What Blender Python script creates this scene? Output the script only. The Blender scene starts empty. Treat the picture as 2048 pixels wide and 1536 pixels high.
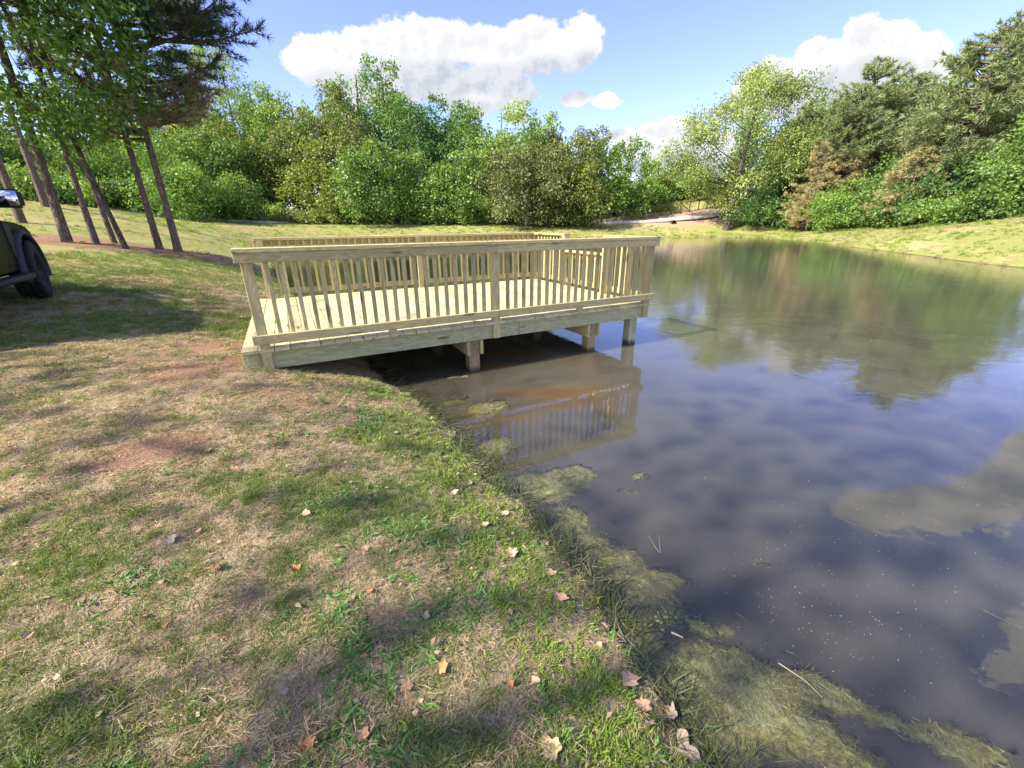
import bpy, bmesh, math, random
import numpy as np
from math import radians, pi, sin, cos

rng = np.random.default_rng(7)
random.seed(7)
SC = bpy.context.scene
COL = SC.collection

# ------------------------------------------------------------------ camera
F, PITCH, ROLL = 828.32, .3723, .0075          # focal length in pixels of a 2048 wide frame
cam_d = bpy.data.cameras.new('camera'); cam = bpy.data.objects.new('camera', cam_d); COL.objects.link(cam)
cam_d.sensor_width = 36; cam_d.lens = 36 * F / 2048
cam_d.clip_start = .05; cam_d.clip_end = 6000
from mathutils import Matrix, Euler, Vector
cam.matrix_world = Matrix.Rotation(pi / 2 - PITCH, 4, 'X') @ Matrix.Rotation(-ROLL, 4, 'Z')
SC.camera = cam

# sun: travels towards +x +y
SUN_H = np.array([-.863, -.506]); SUN_EL = radians(42)
SUN_DIR = np.array([SUN_H[0] * cos(SUN_EL), SUN_H[1] * cos(SUN_EL), sin(SUN_EL)])
sd = bpy.data.lights.new('sun', 'SUN'); sd.energy = 2.9; sd.angle = radians(.55); sd.color = (1, .93, .80)
sun = bpy.data.objects.new('sun', sd); COL.objects.link(sun)
sun.rotation_euler = Vector(SUN_DIR).to_track_quat('Z', 'Y').to_euler()
sun.location = (-20, -14, 25)
SC.view_settings.view_transform = 'Standard'; SC.view_settings.look = 'None'
SC.view_settings.gamma = 1; SC.view_settings.use_curve_mapping = False
SC.view_settings.exposure = 1.92

def ray(px, py):
    u, v = px - 1024, py - 768
    cr, sr = cos(ROLL), sin(ROLL); u, v = u * cr + v * sr, -u * sr + v * cr
    c, s = cos(PITCH), sin(PITCH)
    return np.array([u / F, c - v / F * s, -s - v / F * c])
def on_z(px, py, z):
    r = ray(px, py); return r * z / r[2]
def at_y(px, py, y):
    r = ray(px, py); return r * y / r[1]

# ------------------------------------------------------------------ node helpers
class NT:
    def __init__(s, nt): s.t = nt; s.n = nt.nodes; s.l = nt.links
    def add(s, typ, ins=None, **kw):
        nd = s.n.new(typ)
        for k, v in kw.items(): setattr(nd, k, v)
        for k, v in (ins or {}).items():
            sock = nd.inputs[k]
            if hasattr(v, 'is_output'): s.l.new(v, sock)
            else: sock.default_value = v
        return nd
    def math(s, op, a, b=0.0, c=0.0, clamp=False):
        nd = s.add('ShaderNodeMath', {0: a, 1: b, 2: c}, operation=op, use_clamp=clamp); return nd.outputs[0]
    def vm(s, op, a, b=(0, 0, 0)):
        nd = s.add('ShaderNodeVectorMath', {0: a, 1: b}, operation=op)
        return nd.outputs['Value'] if op in ('LENGTH', 'DOT_PRODUCT') else nd.outputs[0]
    def mix(s, f, a, b, mode='MIX'):
        nd = s.add('ShaderNodeMix', data_type='RGBA', blend_type=mode)
        for i, v in ((0, f), (6, a), (7, b)):
            if hasattr(v, 'is_output'): s.l.new(v, nd.inputs[i])
            else: nd.inputs[i].default_value = v if i == 0 else (tuple(v) + (1,))[:4]
        return nd.outputs[2]
    def noise(s, vec, scale, detail=3, rough=.55, dist=0.0):
        nd = s.add('ShaderNodeTexNoise', {'Scale': scale, 'Detail': detail, 'Roughness': rough, 'Distortion': dist})
        if vec is not None: s.l.new(vec, nd.inputs['Vector'])
        return nd.outputs['Fac']
    def ss(s, x, a, b):
        nd = s.add('ShaderNodeMapRange', {0: x, 1: a, 2: b, 3: 0.0, 4: 1.0}, interpolation_type='SMOOTHSTEP'); return nd.outputs[0]
    def scale(s, vec, sc, loc=(0, 0, 0)):
        return s.add('ShaderNodeMapping', {'Vector': vec, 'Scale': sc, 'Location': loc}).outputs[0]

# ------------------------------------------------------------------ world: clear sky with cumulus
W = bpy.data.worlds.new('World'); SC.world = W; W.use_nodes = True
w = NT(W.node_tree); w.n.clear()
sky = w.add('ShaderNodeTexSky'); sky.sky_type = 'NISHITA'; sky.sun_disc = False
sky.sun_elevation = SUN_EL; sky.sun_rotation = math.atan2(SUN_H[0], SUN_H[1])
sky.air_density = 1.0; sky.dust_density = .35; sky.ozone_density = 2.2
tc = w.add('ShaderNodeTexCoord').outputs['Generated']
sep = w.add('ShaderNodeSeparateXYZ', {0: tc})
yy = w.math('MAXIMUM', sep.outputs[1], .02)
gx = w.math('DIVIDE', sep.outputs[0], yy); gz = w.math('DIVIDE', sep.outputs[2], yy)
gp = w.add('ShaderNodeCombineXYZ', {0: gx, 1: gz, 2: 0.0}).outputs[0]
# cumulus lobes: (pixel x, pixel y, half width, half height); r = seen in the pond
LOBES = [(650, 112, 75, 50), (735, 95, 60, 50), (800, 105, 90, 65), (890, 90, 90, 50), (980, 95, 100, 45), (1080, 85, 80, 48), (1165, 88, 42, 60),
         (900, 165, 150, 48), (1010, 185, 80, 35), (1060, 110, 110, 50), (760, 165, 60, 40), (940, 215, 55, 22),
         (1165, 200, 38, 20), (1215, 205, 34, 20), (935, 270, 40, 22), (1040, 236, 22, 14),
         (1250, 280, 45, 20), (1320, 270, 45, 20), (1380, 262, 45, 22), (1290, 320, 90, 40), (1400, 310, 90, 45),
         (1590, 150, 70, 30), (1660, 120, 70, 48), (1740, 90, 60, 42), (1800, 85, 50, 34), (1855, 125, 55, 42), (1760, 160, 130, 70), (1900, 180, 45, 40),
         (1560, 200, 90, 60), (1690, 230, 160, 70), (330, 0, 60, 26), (250, -30, 110, 40), (120, 60, 90, 60), (60, -40, 80, 40), (700, 215, 30, 25)]
RLOBES = [(1830, 1030, 130, 34), (1970, 1010, 120, 50), (1730, 1025, 80, 20), (2070, 930, 90, 40),
          (2060, 1310, 70, 60), (2100, 1250, 90, 40), (1900, 1060, 60, 20)]
gpu = w.vm('ADD', gp, (-.02, .055, 0))
def field(pt):
    cur = None
    for x, y, a, b, refl in [q + (0,) for q in LOBES] + [q + (1,) for q in RLOBES]:
        sg = -1 if refl else 1
        r0, r1, r2 = ray(x, y), ray(x + a, y), ray(x, y - b * sg)
        c = (r0[0] / r0[1], sg * r0[2] / r0[1]); sx, sy = abs(r1[0] / r1[1] - c[0]), abs(sg * r2[2] / r2[1] - c[1]) + .02 * refl
        l = w.vm('LENGTH', w.vm('DIVIDE', w.vm('SUBTRACT', pt, (c[0], c[1], 0)), (sx, sy, 1)))
        cur = l if cur is None else w.math('SMOOTH_MIN', cur, l, .25)
    return cur
cur = field(gp); cur_up = field(gpu)
n1 = w.noise(gp, 7.0, 14, .66, .05)
n2 = w.noise(w.vm('ADD', gp, (-.012, .018, 0)), 7.0, 14, .66, .05)
dens = w.math('ADD', w.math('SUBTRACT', 1.12, cur), w.math('MULTIPLY', w.math('SUBTRACT', n1, .5), 2.6))
mask = w.ss(dens, .0, .20)
fwd = w.ss(sep.outputs[1], .03, .12)
mask = w.math('MULTIPLY', mask, fwd)
# scattered clouds over the rest of the dome
sc_v = w.scale(tc, (1, 1, 2.2)); ns = w.noise(sc_v, 2.6, 8, .56)
rest = w.math('MULTIPLY', w.ss(ns, .50, .60), w.math('SUBTRACT', 1.0, fwd))
mask = w.math('MAXIMUM', mask, w.math('MULTIPLY', rest, .95))
relief = w.ss(w.math('SUBTRACT', n1, n2), -.08, .05)
nb = w.noise(gp, 3.4, 5, .6)
under = w.ss(w.math('ADD', w.math('SUBTRACT', 1.1, cur_up), w.math('MULTIPLY', w.math('SUBTRACT', nb, .5), 1.6)), -.15, .55)
grey = w.math('MULTIPLY', under, w.math('SUBTRACT', 1.0, w.math('MULTIPLY', relief, .45)))
grey = w.math('MAXIMUM', grey, w.math('MULTIPLY', w.math('SUBTRACT', 1.0, relief), w.math('MULTIPLY', w.ss(dens, .1, .6), .38)), clamp=True)
high = w.ss(gz, .72, .95)
grey = w.math('MULTIPLY', grey, w.math('SUBTRACT', 1.0, w.math('MULTIPLY', high, .8)))
ccol = w.mix(grey, w.mix(high, (2.6, 2.6, 2.6), (3.3, 3.3, 3.4)), (1.55, 1.66, 1.9))
skyc = w.mix(1.0, sky.outputs[0], (.71, .625, .89), 'MULTIPLY')
fin = w.mix(mask, skyc, ccol)
bg = w.add('ShaderNodeBackground', {'Color': fin, 'Strength': .108})
w.l.new(bg.outputs[0], w.add('ShaderNodeOutputWorld').inputs[0])

# ------------------------------------------------------------------ mesh helpers
def mk(name, V, Fc, mat=None, parent=None, tint=None, smooth=False, attrs=None, link=True, data_only=False):
    V = np.asarray(V, dtype=np.float32).reshape(-1, 3); Fc = np.asarray(Fc, dtype=np.int32)
    me = bpy.data.meshes.new(name)
    me.vertices.add(len(V)); me.vertices.foreach_set('co', V.ravel())
    k = Fc.shape[1]; m = len(Fc)
    me.loops.add(m * k); me.loops.foreach_set('vertex_index', Fc.ravel())
    me.polygons.add(m); me.polygons.foreach_set('loop_start', np.arange(m, dtype=np.int32) * k)
    me.polygons.foreach_set('loop_total', np.full(m, k, dtype=np.int32))
    if smooth: me.polygons.foreach_set('use_smooth', np.ones(m, dtype=bool))
    if tint is not None:
        a = me.attributes.new('tint', 'FLOAT', 'FACE'); a.data.foreach_set('value', np.asarray(tint, dtype=np.float32))
    for kx, vv in (attrs or {}).items():
        a = me.attributes.new(kx, 'FLOAT', 'POINT'); a.data.foreach_set('value', np.asarray(vv, dtype=np.float32))
    me.update(calc_edges=True)
    if mat: me.materials.append(mat)
    if data_only: return me
    o = bpy.data.objects.new(name, me)
    if link: COL.objects.link(o)
    if parent: o.parent = parent
    return o
def tag(o, label=None, cat=None, group=None, kind=None):
    if label: o['label'] = label
    if cat: o['category'] = cat
    if group: o['group'] = group
    if kind: o['kind'] = kind
    return o
def empty(name, loc, rz=0, label=None, cat=None, group=None):
    o = bpy.data.objects.new(name, None); COL.objects.link(o); o.location = loc; o.rotation_euler = (0, 0, rz); o.empty_display_size = .3
    return tag(o, label, cat, group)
def from_bm(name, bm, mat, parent=None, smooth=False):
    me = bpy.data.meshes.new(name); bm.to_mesh(me); bm.free(); me.materials.append(mat)
    if smooth:
        for p in me.polygons: p.use_smooth = True
    o = bpy.data.objects.new(name, me); COL.objects.link(o)
    if parent: o.parent = parent
    return o
def cat_(parts):
    """join (V,F) lists with equal face size"""
    Vs, Fs, n = [], [], 0
    for V, Fc in parts:
        Vs.append(V); Fs.append(np.asarray(Fc) + n); n += len(V)
    return np.concatenate(Vs), np.concatenate(Fs)
def tube(P, R, sides=8, ref=(0.3, .9, .1)):
    P = np.asarray(P, float); R = np.asarray(R, float); n = len(P)
    T = np.gradient(P, axis=0); T /= np.linalg.norm(T, axis=1)[:, None] + 1e-9
    ref = np.array(ref)
    A = np.cross(T, ref); A /= np.linalg.norm(A, axis=1)[:, None] + 1e-9
    B = np.cross(T, A)
    th = np.arange(sides) * 2 * pi / sides
    V = P[:, None, :] + R[:, None, None] * (np.cos(th)[None, :, None] * A[:, None, :] + np.sin(th)[None, :, None] * B[:, None, :])
    i = np.arange(n - 1)[:, None]; j = np.arange(sides)[None, :]; j2 = (j + 1) % sides
    Fc = np.stack([i * sides + j, i * sides + j2, (i + 1) * sides + j2, (i + 1) * sides + j], -1).reshape(-1, 4)
    return V.reshape(-1, 3), Fc
def leaves(P, T, N, L, Wd, fold=.12):
    T = T / (np.linalg.norm(T, axis=1)[:, None] + 1e-9)
    S = np.cross(T, N); S /= np.linalg.norm(S, axis=1)[:, None] + 1e-9
    Nn = np.cross(S, T)
    L = np.broadcast_to(L, (len(P),))[:, None]; Wd = np.broadcast_to(Wd, (len(P),))[:, None]
    a = P; b = P + T * L * .48 + S * Wd * .5 + Nn * L * fold; c = P + T * L; d = P + T * L * .48 - S * Wd * .5 + Nn * L * fold
    V = np.stack([a, b, c, d], 1).reshape(-1, 3)
    return V, np.arange(len(P) * 4).reshape(-1, 4)
def rdir(n, r=None):
    r = r or rng
    v = r.normal(size=(n, 3)); return v / np.linalg.norm(v, axis=1)[:, None]

# numpy value noise
_perm = np.random.default_rng(3).random((256, 256))
def vnoise(x, y, sc, seed=0):
    x = np.asarray(x) * sc + seed * 17.3 + 1000; y = np.asarray(y) * sc + seed * 7.7 + 1000
    xi = np.floor(x).astype(int); yi = np.floor(y).astype(int); fx = x - xi; fy = y - yi
    fx = fx * fx * (3 - 2 * fx); fy = fy * fy * (3 - 2 * fy)
    g = lambda a, b: _perm[a % 256, b % 256]
    return (g(xi, yi) * (1 - fx) + g(xi + 1, yi) * fx) * (1 - fy) + (g(xi, yi + 1) * (1 - fx) + g(xi + 1, yi + 1) * fx) * fy
def fbm(x, y, sc, seed=0, oct=4):
    v = 0; a = .5; t = 0
    for i in range(oct): v = v + a * vnoise(x, y, sc * 2 ** i, seed + i); t += a; a *= .5
    return v / t

# ------------------------------------------------------------------ terrain
ZW = -1.789
_sh = [(1400, 1536), (1330, 1430), (1250, 1310), (1190, 1200), (1120, 1110), (1060, 1050), (1000, 985), (940, 920), (880, 850), (822, 795)]
shore = [tuple(on_z(x, y, ZW)[:2]) for x, y in _sh]
shore += [(-1.75, 5.0), (-2.15, 5.9), (-2.9, 7.2), (-4.0, 8.6), (-5.3, 10.4), (-7.6, 13.9), (-11.6, 20.9), (-15.2, 28.3), (-17.3, 34.4), (-14.6, 40.5), (-6.3, 44.8),
          (8.0, 49.0), (18.7, 53.0), (26.6, 50.2), (27.6, 41.0), (24.0, 31), (21.8, 23.3), (19.9, 17), (20.5, 9), (22, 0), (20, -9), (12, -13), (6, -10), (3.2, -5), (1.6, -1.6), (1.0, 0.0)]
shore = np.array(shore)
def catmull(P, k=6):
    n = len(P); out = []
    for i in range(n):
        p0, p1, p2, p3 = P[i - 1], P[i], P[(i + 1) % n], P[(i + 2) % n]
        for t in np.arange(k) / k:
            out.append(.5 * ((2 * p1) + (-p0 + p2) * t + (2 * p0 - 5 * p1 + 4 * p2 - p3) * t * t + (-p0 + 3 * p1 - 3 * p2 + p3) * t ** 3))
    return np.array(out)
SH = catmull(shore, 5)
def shore_dist(x, y):
    """signed distance, positive on land"""
    x = np.asarray(x, float); y = np.asarray(y, float)
    best = np.full(x.shape, 1e9); ins = np.zeros(x.shape, bool)
    for i in range(len(SH)):
        a = SH[i]; b = SH[(i + 1) % len(SH)]; e = b - a; L2 = e @ e + 1e-12
        t = np.clip(((x - a[0]) * e[0] + (y - a[1]) * e[1]) / L2, 0, 1)
        best = np.minimum(best, (x - a[0] - t * e[0]) ** 2 + (y - a[1] - t * e[1]) ** 2)
        c = ((a[1] > y) != (b[1] > y)) & (x < (b[0] - a[0]) * (y - a[1]) / (b[1] - a[1] + 1e-12) + a[0]); ins ^= c
    d = np.sqrt(best); return np.where(ins, -d, d)
def _a(px, py, y): return tuple(at_y(px, py, y))
CTRL = [(0, -1, -1.5), (0, -10, -1.3), (-3, 1.5, -1.45), (-5, 0, -1.38), (-2.65, 3.7, -1.17), (-3.2, 6.2, -1.42), (-5.5, 8, -1.35), (-7.8, 6.9, -1.2), (-9, 10, -.95),
        _a(130, 465, 14), _a(345, 470, 15), _a(245, 475, 14), _a(40, 428, 20), _a(95, 404, 23), (-14, 24, -.55), (-19, 30, -.1), _a(180, 416, 32), _a(300, 430, 37),
        _a(450, 441, 45), _a(700, 446, 52), _a(1000, 449, 56), _a(1300, 450, 61), _a(1380, 446, 62), _a(1450, 438, 64), _a(1500, 431, 68), _a(1420, 413, 74), _a(1340, 423, 72), _a(1270, 434, 70),
        _a(1462, 468, 58), _a(1550, 466, 56), _a(1650, 467, 50), _a(1750, 470, 40), _a(1900, 463, 32), _a(2048, 453, 27),
        _a(200, 402, 45), _a(500, 432, 60), _a(900, 440, 68), (36, 26, .3), (40, 40, .1), (28, 16, -.2), (30, 0, -.6), (14, -20, -1.2), (-15, 0, -.9), (-15, -12, -.8), (-40, 10, 1.5), (-45, 40, 1.8),
        (0, 90, 1), (70, 50, .5), (60, 80, 2), (-80, 80, 3), (80, 0, 0), (0, -60, 0), (-60, -40, 1), (0, 130, 1)]
CT = np.array(CTRL, float)
def _phi(r): return r * r * np.log(r + 1e-6)
_D = np.linalg.norm(CT[:, None, :2] - CT[None, :, :2], axis=2)
_A = np.zeros((len(CT) + 3,) * 2); _A[:len(CT), :len(CT)] = _phi(_D) + np.eye(len(CT)) * .2
_A[:len(CT), -3:] = np.c_[np.ones(len(CT)), CT[:, :2]]; _A[-3:, :len(CT)] = _A[:len(CT), -3:].T
_w = np.linalg.solve(_A, np.r_[CT[:, 2], 0, 0, 0])
def tps(x, y):
    x = np.asarray(x, float); y = np.asarray(y, float)
    xc = np.clip(x, -100, 100); yc = np.clip(y, -80, 140)
    v = _w[-3] + _w[-2] * xc + _w[-1] * yc
    for i in range(len(CT)): v = v + _w[i] * _phi(np.hypot(xc - CT[i, 0], yc - CT[i, 1]))
    return v
def terr(x, y, full=False):
    x = np.asarray(x, float); y = np.asarray(y, float)
    d = shore_dist(x, y)
    near = np.clip(1.5 - np.hypot(x, y) / 12, 0, 1)
    dn = d + (fbm(x, y, 3.0, 5) - .5) * .22 * near + (fbm(x, y, .35, 9) - .5) * 1.2 * (1 - near) * np.clip(np.abs(d) / 2, 0, 1)
    t = np.maximum(tps(x, y), ZW + .12)
    far = np.clip((np.hypot(x, y) - 9) / 12, 0, 1)
    k = 1 - np.exp(-np.maximum(dn, 0) / (1.1 + 1.8 * far))
    land = ZW + np.maximum(dn, 0) * .02 + (t - ZW) * k
    land = land + (fbm(x, y, 1.3, 2) - .5) * .07 * np.clip(dn, 0, 1) + (fbm(x, y, 6, 4) - .5) * .025 * near * np.clip(dn * 3, 0, 1)
    bot = ZW - np.minimum(np.maximum(-dn, 0) * .30, 1.6) - .004
    bot = bot + (fbm(x, y, 5, 8) - .5) * .05 * near * np.clip(-dn * 3, 0, 1)
    z = np.where(dn > 0, land, bot)
    return (z, dn) if full else z
def tz(x, y): return float(terr(np.array([x]), np.array([y]))[0])
def ground(px, py):
    """first point of the terrain or water seen in a direction"""
    r = ray(px, py); t = np.geomspace(.6, 140, 900)
    z = np.maximum(terr(r[0] * t, r[1] * t), ZW); h = r[2] * t - z
    i = int(np.argmax(h < 0)) if (h < 0).any() else len(t) - 1
    i = max(i, 1); f = h[i - 1] / (h[i - 1] - h[i] + 1e-9); q = t[i - 1] + (t[i] - t[i - 1]) * f
    return r * q

def material(name):
    m = bpy.data.materials.new(name); m.use_nodes = True; t = NT(m.node_tree); t.n.clear(); out = t.add('ShaderNodeOutputMaterial')
    return m, t, out
def pbsdf(t, out, col, rough=.8, bump=None, bs=.3, bd=.01, spec=.3, metal=0.0, extra=None):
    p = t.add('ShaderNodeBsdfPrincipled', {'Roughness': rough, 'Specular IOR Level': spec, 'Metallic': metal})
    if hasattr(col, 'is_output'): t.l.new(col, p.inputs['Base Color'])
    else: p.inputs['Base Color'].default_value = tuple(col) + (1,)
    if bump is not None:
        b = t.add('ShaderNodeBump', {'Height': bump, 'Strength': bs, 'Distance': bd}); t.l.new(b.outputs[0], p.inputs['Normal'])
    for k, v in (extra or {}).items(): p.inputs[k].default_value = v
    t.l.new(p.outputs[0], out.inputs[0]); return p

# terrain grid, fine near the camera
Ng = 430
u = np.linspace(-1, 1, Ng)
gxv = np.sinh(u * 8) / np.sinh(8) * 900
gyv = np.sinh(u * 8) / np.sinh(8) * 900 + 2.0
GX, GY = np.meshgrid(gxv, gyv); gx_, gy_ = GX.ravel(), GY.ravel()
Z, DN = terr(gx_, gy_, True)
ii = np.arange(Ng - 1); I, J = np.meshgrid(ii, ii); base = (J * Ng + I).ravel()
FQ = np.stack([base, base + 1, base + 1 + Ng, base + Ng], 1)
def ell(x, y, cx, cy, a, b, rot=0, soft=.35):
    c, s = cos(rot), sin(rot); X = (x - cx) * c + (y - cy) * s; Y = -(x - cx) * s + (y - cy) * c
    return np.clip((1 - np.hypot(X / a, Y / b)) / soft, 0, 1)
def green_at(x, y):
    d = np.hypot(x, y)
    n = fbm(x, y, .9, 21); n2 = fbm(x, y, 3.2, 22)
    g = (n * .6 + n2 * .4 - .5) * 3.0 + .27 + .24 * np.clip((x + 1.2) / 1.5, -1, 1) * (d < 7)
    g = g + np.clip(1 - np.abs(shore_dist(x, y) - .7) / 1.2, 0, 1) * .5 * (d < 9)
    g = g - ell(x, y, -3.6, 3.6, 2.2, 2.2) * .9 + np.clip((d - 9) / 8, 0, 1) * .45
    return np.clip(g, 0, 1)
def dirt_at(x, y):
    n = fbm(x, y, 2.2, 31)
    a = ell(x, y, -3.15, 4.3, 1.1, 1.2, .4) * 1.1 + ell(x, y, -2.1, 3.2, .8, .45, .3) * .6
    a = a + ell(x, y, -2.35, 2.35, .5, .2, .6) * 1.1 + ell(x, y, -.35, .95, .16, .1) * .9
    a = a + ell(x, y, -13.5, 14.6, 5.5, 2.2, .1) * 1.15 + ell(x, y, -20, 20, 7, 4) * .5
    a = np.clip(a * (n * 1.6), 0, 1)
    return a
def clay_at(x, y):
    return np.maximum(ell(x, y, 22, 63.5, 14, 5.5, .12) * 1.0, ell(x, y, 27.5, 60.8, 4.5, 1.6, .1) * .9)
G, Dt, Cl = green_at(gx_, gy_), dirt_at(gx_, gy_), clay_at(gx_, gy_)
m_ground, t, out = material('ground_turf')
pos = t.add('ShaderNodeNewGeometry').outputs['Position']
at = lambda nm: t.add('ShaderNodeAttribute', attribute_name=nm).outputs['Fac']
gr, di, cl, dn_ = at('green'), at('dirt'), at('clay'), at('dist')
nf = t.noise(pos, 60, 4, .7); nm_ = t.noise(pos, 9, 4, .6); nl = t.noise(pos, 1.4, 3, .6); nx = t.noise(t.scale(pos, (1, 2.2, 1)), 160, 3, .7)
straw = t.mix(t.ss(nf, .3, .7), (.20, .145, .085), (.48, .37, .22)); straw = t.mix(t.ss(nx, .45, .7), straw, (.56, .45, .27))
grn = t.mix(t.ss(nf, .3, .7), (.09, .12, .035), (.24, .27, .09))
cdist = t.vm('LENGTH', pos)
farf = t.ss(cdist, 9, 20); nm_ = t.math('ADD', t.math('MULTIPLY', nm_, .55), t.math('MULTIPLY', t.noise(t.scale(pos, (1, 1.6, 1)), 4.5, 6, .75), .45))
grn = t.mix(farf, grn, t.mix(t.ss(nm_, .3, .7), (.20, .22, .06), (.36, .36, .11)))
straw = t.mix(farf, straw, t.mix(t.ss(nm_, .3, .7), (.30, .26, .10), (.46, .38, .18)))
c = t.mix(t.ss(t.math('ADD', gr, t.math('MULTIPLY', t.math('SUBTRACT', nm_, .5), .9)), .3, .7), straw, grn)
soil = t.mix(t.ss(nf, .3, .75), (.22, .12, .07), (.46, .29, .17))
c = t.mix(t.ss(t.math('ADD', di, t.math('MULTIPLY', t.math('SUBTRACT', nf, .5), .6)), .3, .75), c, soil)
c = t.mix(t.math('MULTIPLY', cl, t.ss(nm_, .2, .5)), c, t.mix(nm_, (.42, .24, .16), (.52, .36, .26)))
# wet rim and pond bed
bed = t.mix(t.ss(nm_, .3, .7), (.075, .058, .036), (.19, .13, .07)); bed = t.mix(t.ss(nf, .5, .75), bed, (.055, .07, .02))
c = t.mix(t.ss(dn_, .10, -.02), c, bed)
hgt = t.math('ADD', t.math('MULTIPLY', nf, 1.0), t.math('MULTIPLY', nm_, 1.2))
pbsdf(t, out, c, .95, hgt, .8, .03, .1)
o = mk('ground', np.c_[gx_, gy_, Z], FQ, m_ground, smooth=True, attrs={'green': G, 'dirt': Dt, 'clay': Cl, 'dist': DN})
tag(o, kind='structure')

# ------------------------------------------------------------------ water
m_water, t, out = material('pond_water')
pos = t.add('ShaderNodeNewGeometry').outputs['Position']
dep = t.add('ShaderNodeAttribute', attribute_name='depth').outputs['Fac']
cd = t.vm('LENGTH', pos)
r1 = t.noise(t.scale(pos, (1, 1, 1)), 5.5, 3, .55, .4); r2 = t.noise(pos, 1.3, 2, .5, .5); r3 = t.noise(pos, 22, 2, .5)
calm = t.ss(cd, 2.0, 14)
hh = t.math('ADD', t.math('MULTIPLY', r1, t.math('ADD', .13, t.math('MULTIPLY', calm, .34))), t.math('MULTIPLY', r2, .35))
hh = t.math('ADD', hh, t.math('MULTIPLY', r3, t.math('ADD', .008, t.math('MULTIPLY', calm, .10))))
bmp = t.add('ShaderNodeBump', {'Height': hh, 'Strength': .55, 'Distance': .012}).outputs[0]
cloudy = t.noise(t.scale(pos, (1, 1.4, 1)), .9, 4, .55, .6)
rust = t.noise(t.scale(pos, (.7, 1.3, 1)), 1.1, 3, .5)
murk = t.mix(t.ss(cloudy, .3, .7), (.066, .061, .045), (.088, .081, .059))
murk = t.mix(t.math('MULTIPLY', t.math('MULTIPLY', t.ss(rust, .45, .62), t.ss(t.vm('LENGTH', t.vm('SUBTRACT', pos, (-.2, 4.7, -1.79))), 1.9, .6)), .6), murk, (.15, .072, .02))
diff = t.add('ShaderNodeSubsurfaceScattering', {'Color': murk, 'Scale': .28, 'Radius': (1.0, .9, .65)}, falloff='BURLEY')
tr = t.add('ShaderNodeBsdfTransparent', {'Color': (.93, .89, .74, 1)})
alpha = t.math('SUBTRACT', 1.0, t.math('EXPONENT', t.math('MULTIPLY', t.math('MAXIMUM', dep, 0.0), -8.5)))
body = t.add('ShaderNodeMixShader', {0: alpha, 1: tr.outputs[0], 2: diff.outputs[0]})
gl = t.add('ShaderNodeBsdfGlossy', {'Color': (1, 1, 1, 1), 'Roughness': .008, 'Normal': bmp})
fr = t.add('ShaderNodeFresnel', {'IOR': 1.55, 'Normal': bmp})
front = t.math('SUBTRACT', 1.0, t.add('ShaderNodeNewGeometry').outputs['Backfacing'])
mx = t.add('ShaderNodeMixShader', {0: t.math('MULTIPLY', fr.outputs[0], front), 1: body.outputs[0], 2: gl.outputs[0]})
t.l.new(mx.outputs[0], out.inputs[0])
MATS = []   # x, y, half length, half width, turn, peak height over the water
def mat_def(px, py, a, b, rot, pk, label, seed): q = on_z(px, py, ZW); MATS.append((q[0], q[1], a, b, rot, pk, label, seed))
mat_def(1115, 965, .30, .17, .5, .004, 'round pale algae mat off the end of the railing reflection', 1)
mat_def(985, 900, .26, .14, 1.2, .002, 'algae mat lying in the railing reflection', 2)
mat_def(975, 815, .22, .16, .4, .000, 'dim algae patch between the piles and the railing reflection', 3)
mat_def(1130, 1040, .16, .12, -.6, -.002, 'small algae patch between the shore weeds and the round pale mat', 4)
mat_def(1215, 1105, .20, .11, -.7, -.002, 'algae patch left of the forked twig', 5)
mat_def(1285, 1190, .24, .13, -.8, -.002, 'wide dark algae patch at mid shore below the forked twig', 6)
mat_def(1395, 1258, .07, .045, -.7, .004, 'small isolated yellow-green algae clump by the tan stick', 7)
mat_def(1450, 1262, .05, .03, -1.0, -.003, 'little drowned algae tuft right of the isolated clump', 8)
mat_def(1490, 1400, .30, .17, -.75, .004, 'largest yellow algae mat at the bottom of the view', 9)
mat_def(1625, 1390, .14, .07, -.4, .006, 'bright yellow algae tongue above the largest mat', 10)
mat_def(1790, 1465, .26, .055, -.62, .005, 'long yellow algae streamer at the bottom right', 11)
mat_def(1640, 1490, .18, .10, -.8, .003, 'olive algae mat beside the long streamer', 12)
mat_def(1400, 1470, .22, .12, -.9, -.002, 'grey-olive algae between the bank and the largest mat', 14)
mat_def(915, 752, .17, .045, .35, .006, 'bright yellow algae scrap at the foot of the first pile', 15)
mat_def(1275, 955, .06, .03, .8, .003, 'small pale algae scrap on open water', 16)
mat_def(1255, 990, .05, .018, -.6, .003, 'thin pale algae scrap below the small one', 17)
mat_def(1525, 1138, .055, .014, -.25, .005, 'thin floating algae wisp on the dark water', 18)
mat_def(1050, 955, .13, .08, .2, -.004, 'drowned green patch between the bank and the round pale mat', 21)
mat_def(1045, 1010, .16, .07, -.7, -.006, 'drowned patch hugging the bank below the round pale mat', 22)
mat_def(1160, 1180, .20, .07, -.8, -.005, 'drowned streak hugging the bank at mid shore', 23)
mat_def(1250, 1250, .16, .08, -.8, -.003, 'drowned patch beside the pale leaflets', 24)
mat_def(1330, 1340, .20, .09, -.85, -.004, 'drowned patch between the sedge and the isolated clump', 25)
mat_def(1330, 1160, .10, .06, -.5, -.004, 'small drowned patch on the open side of the wide dark one', 26)
mat_def(905, 800, .18, .05, .4, -.006, 'drowned green patch in the shade beside the deck', 27)
mat_def(1930, 1500, .16, .06, -.6, .000, 'olive algae patch in the bottom right corner', 19)
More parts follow.
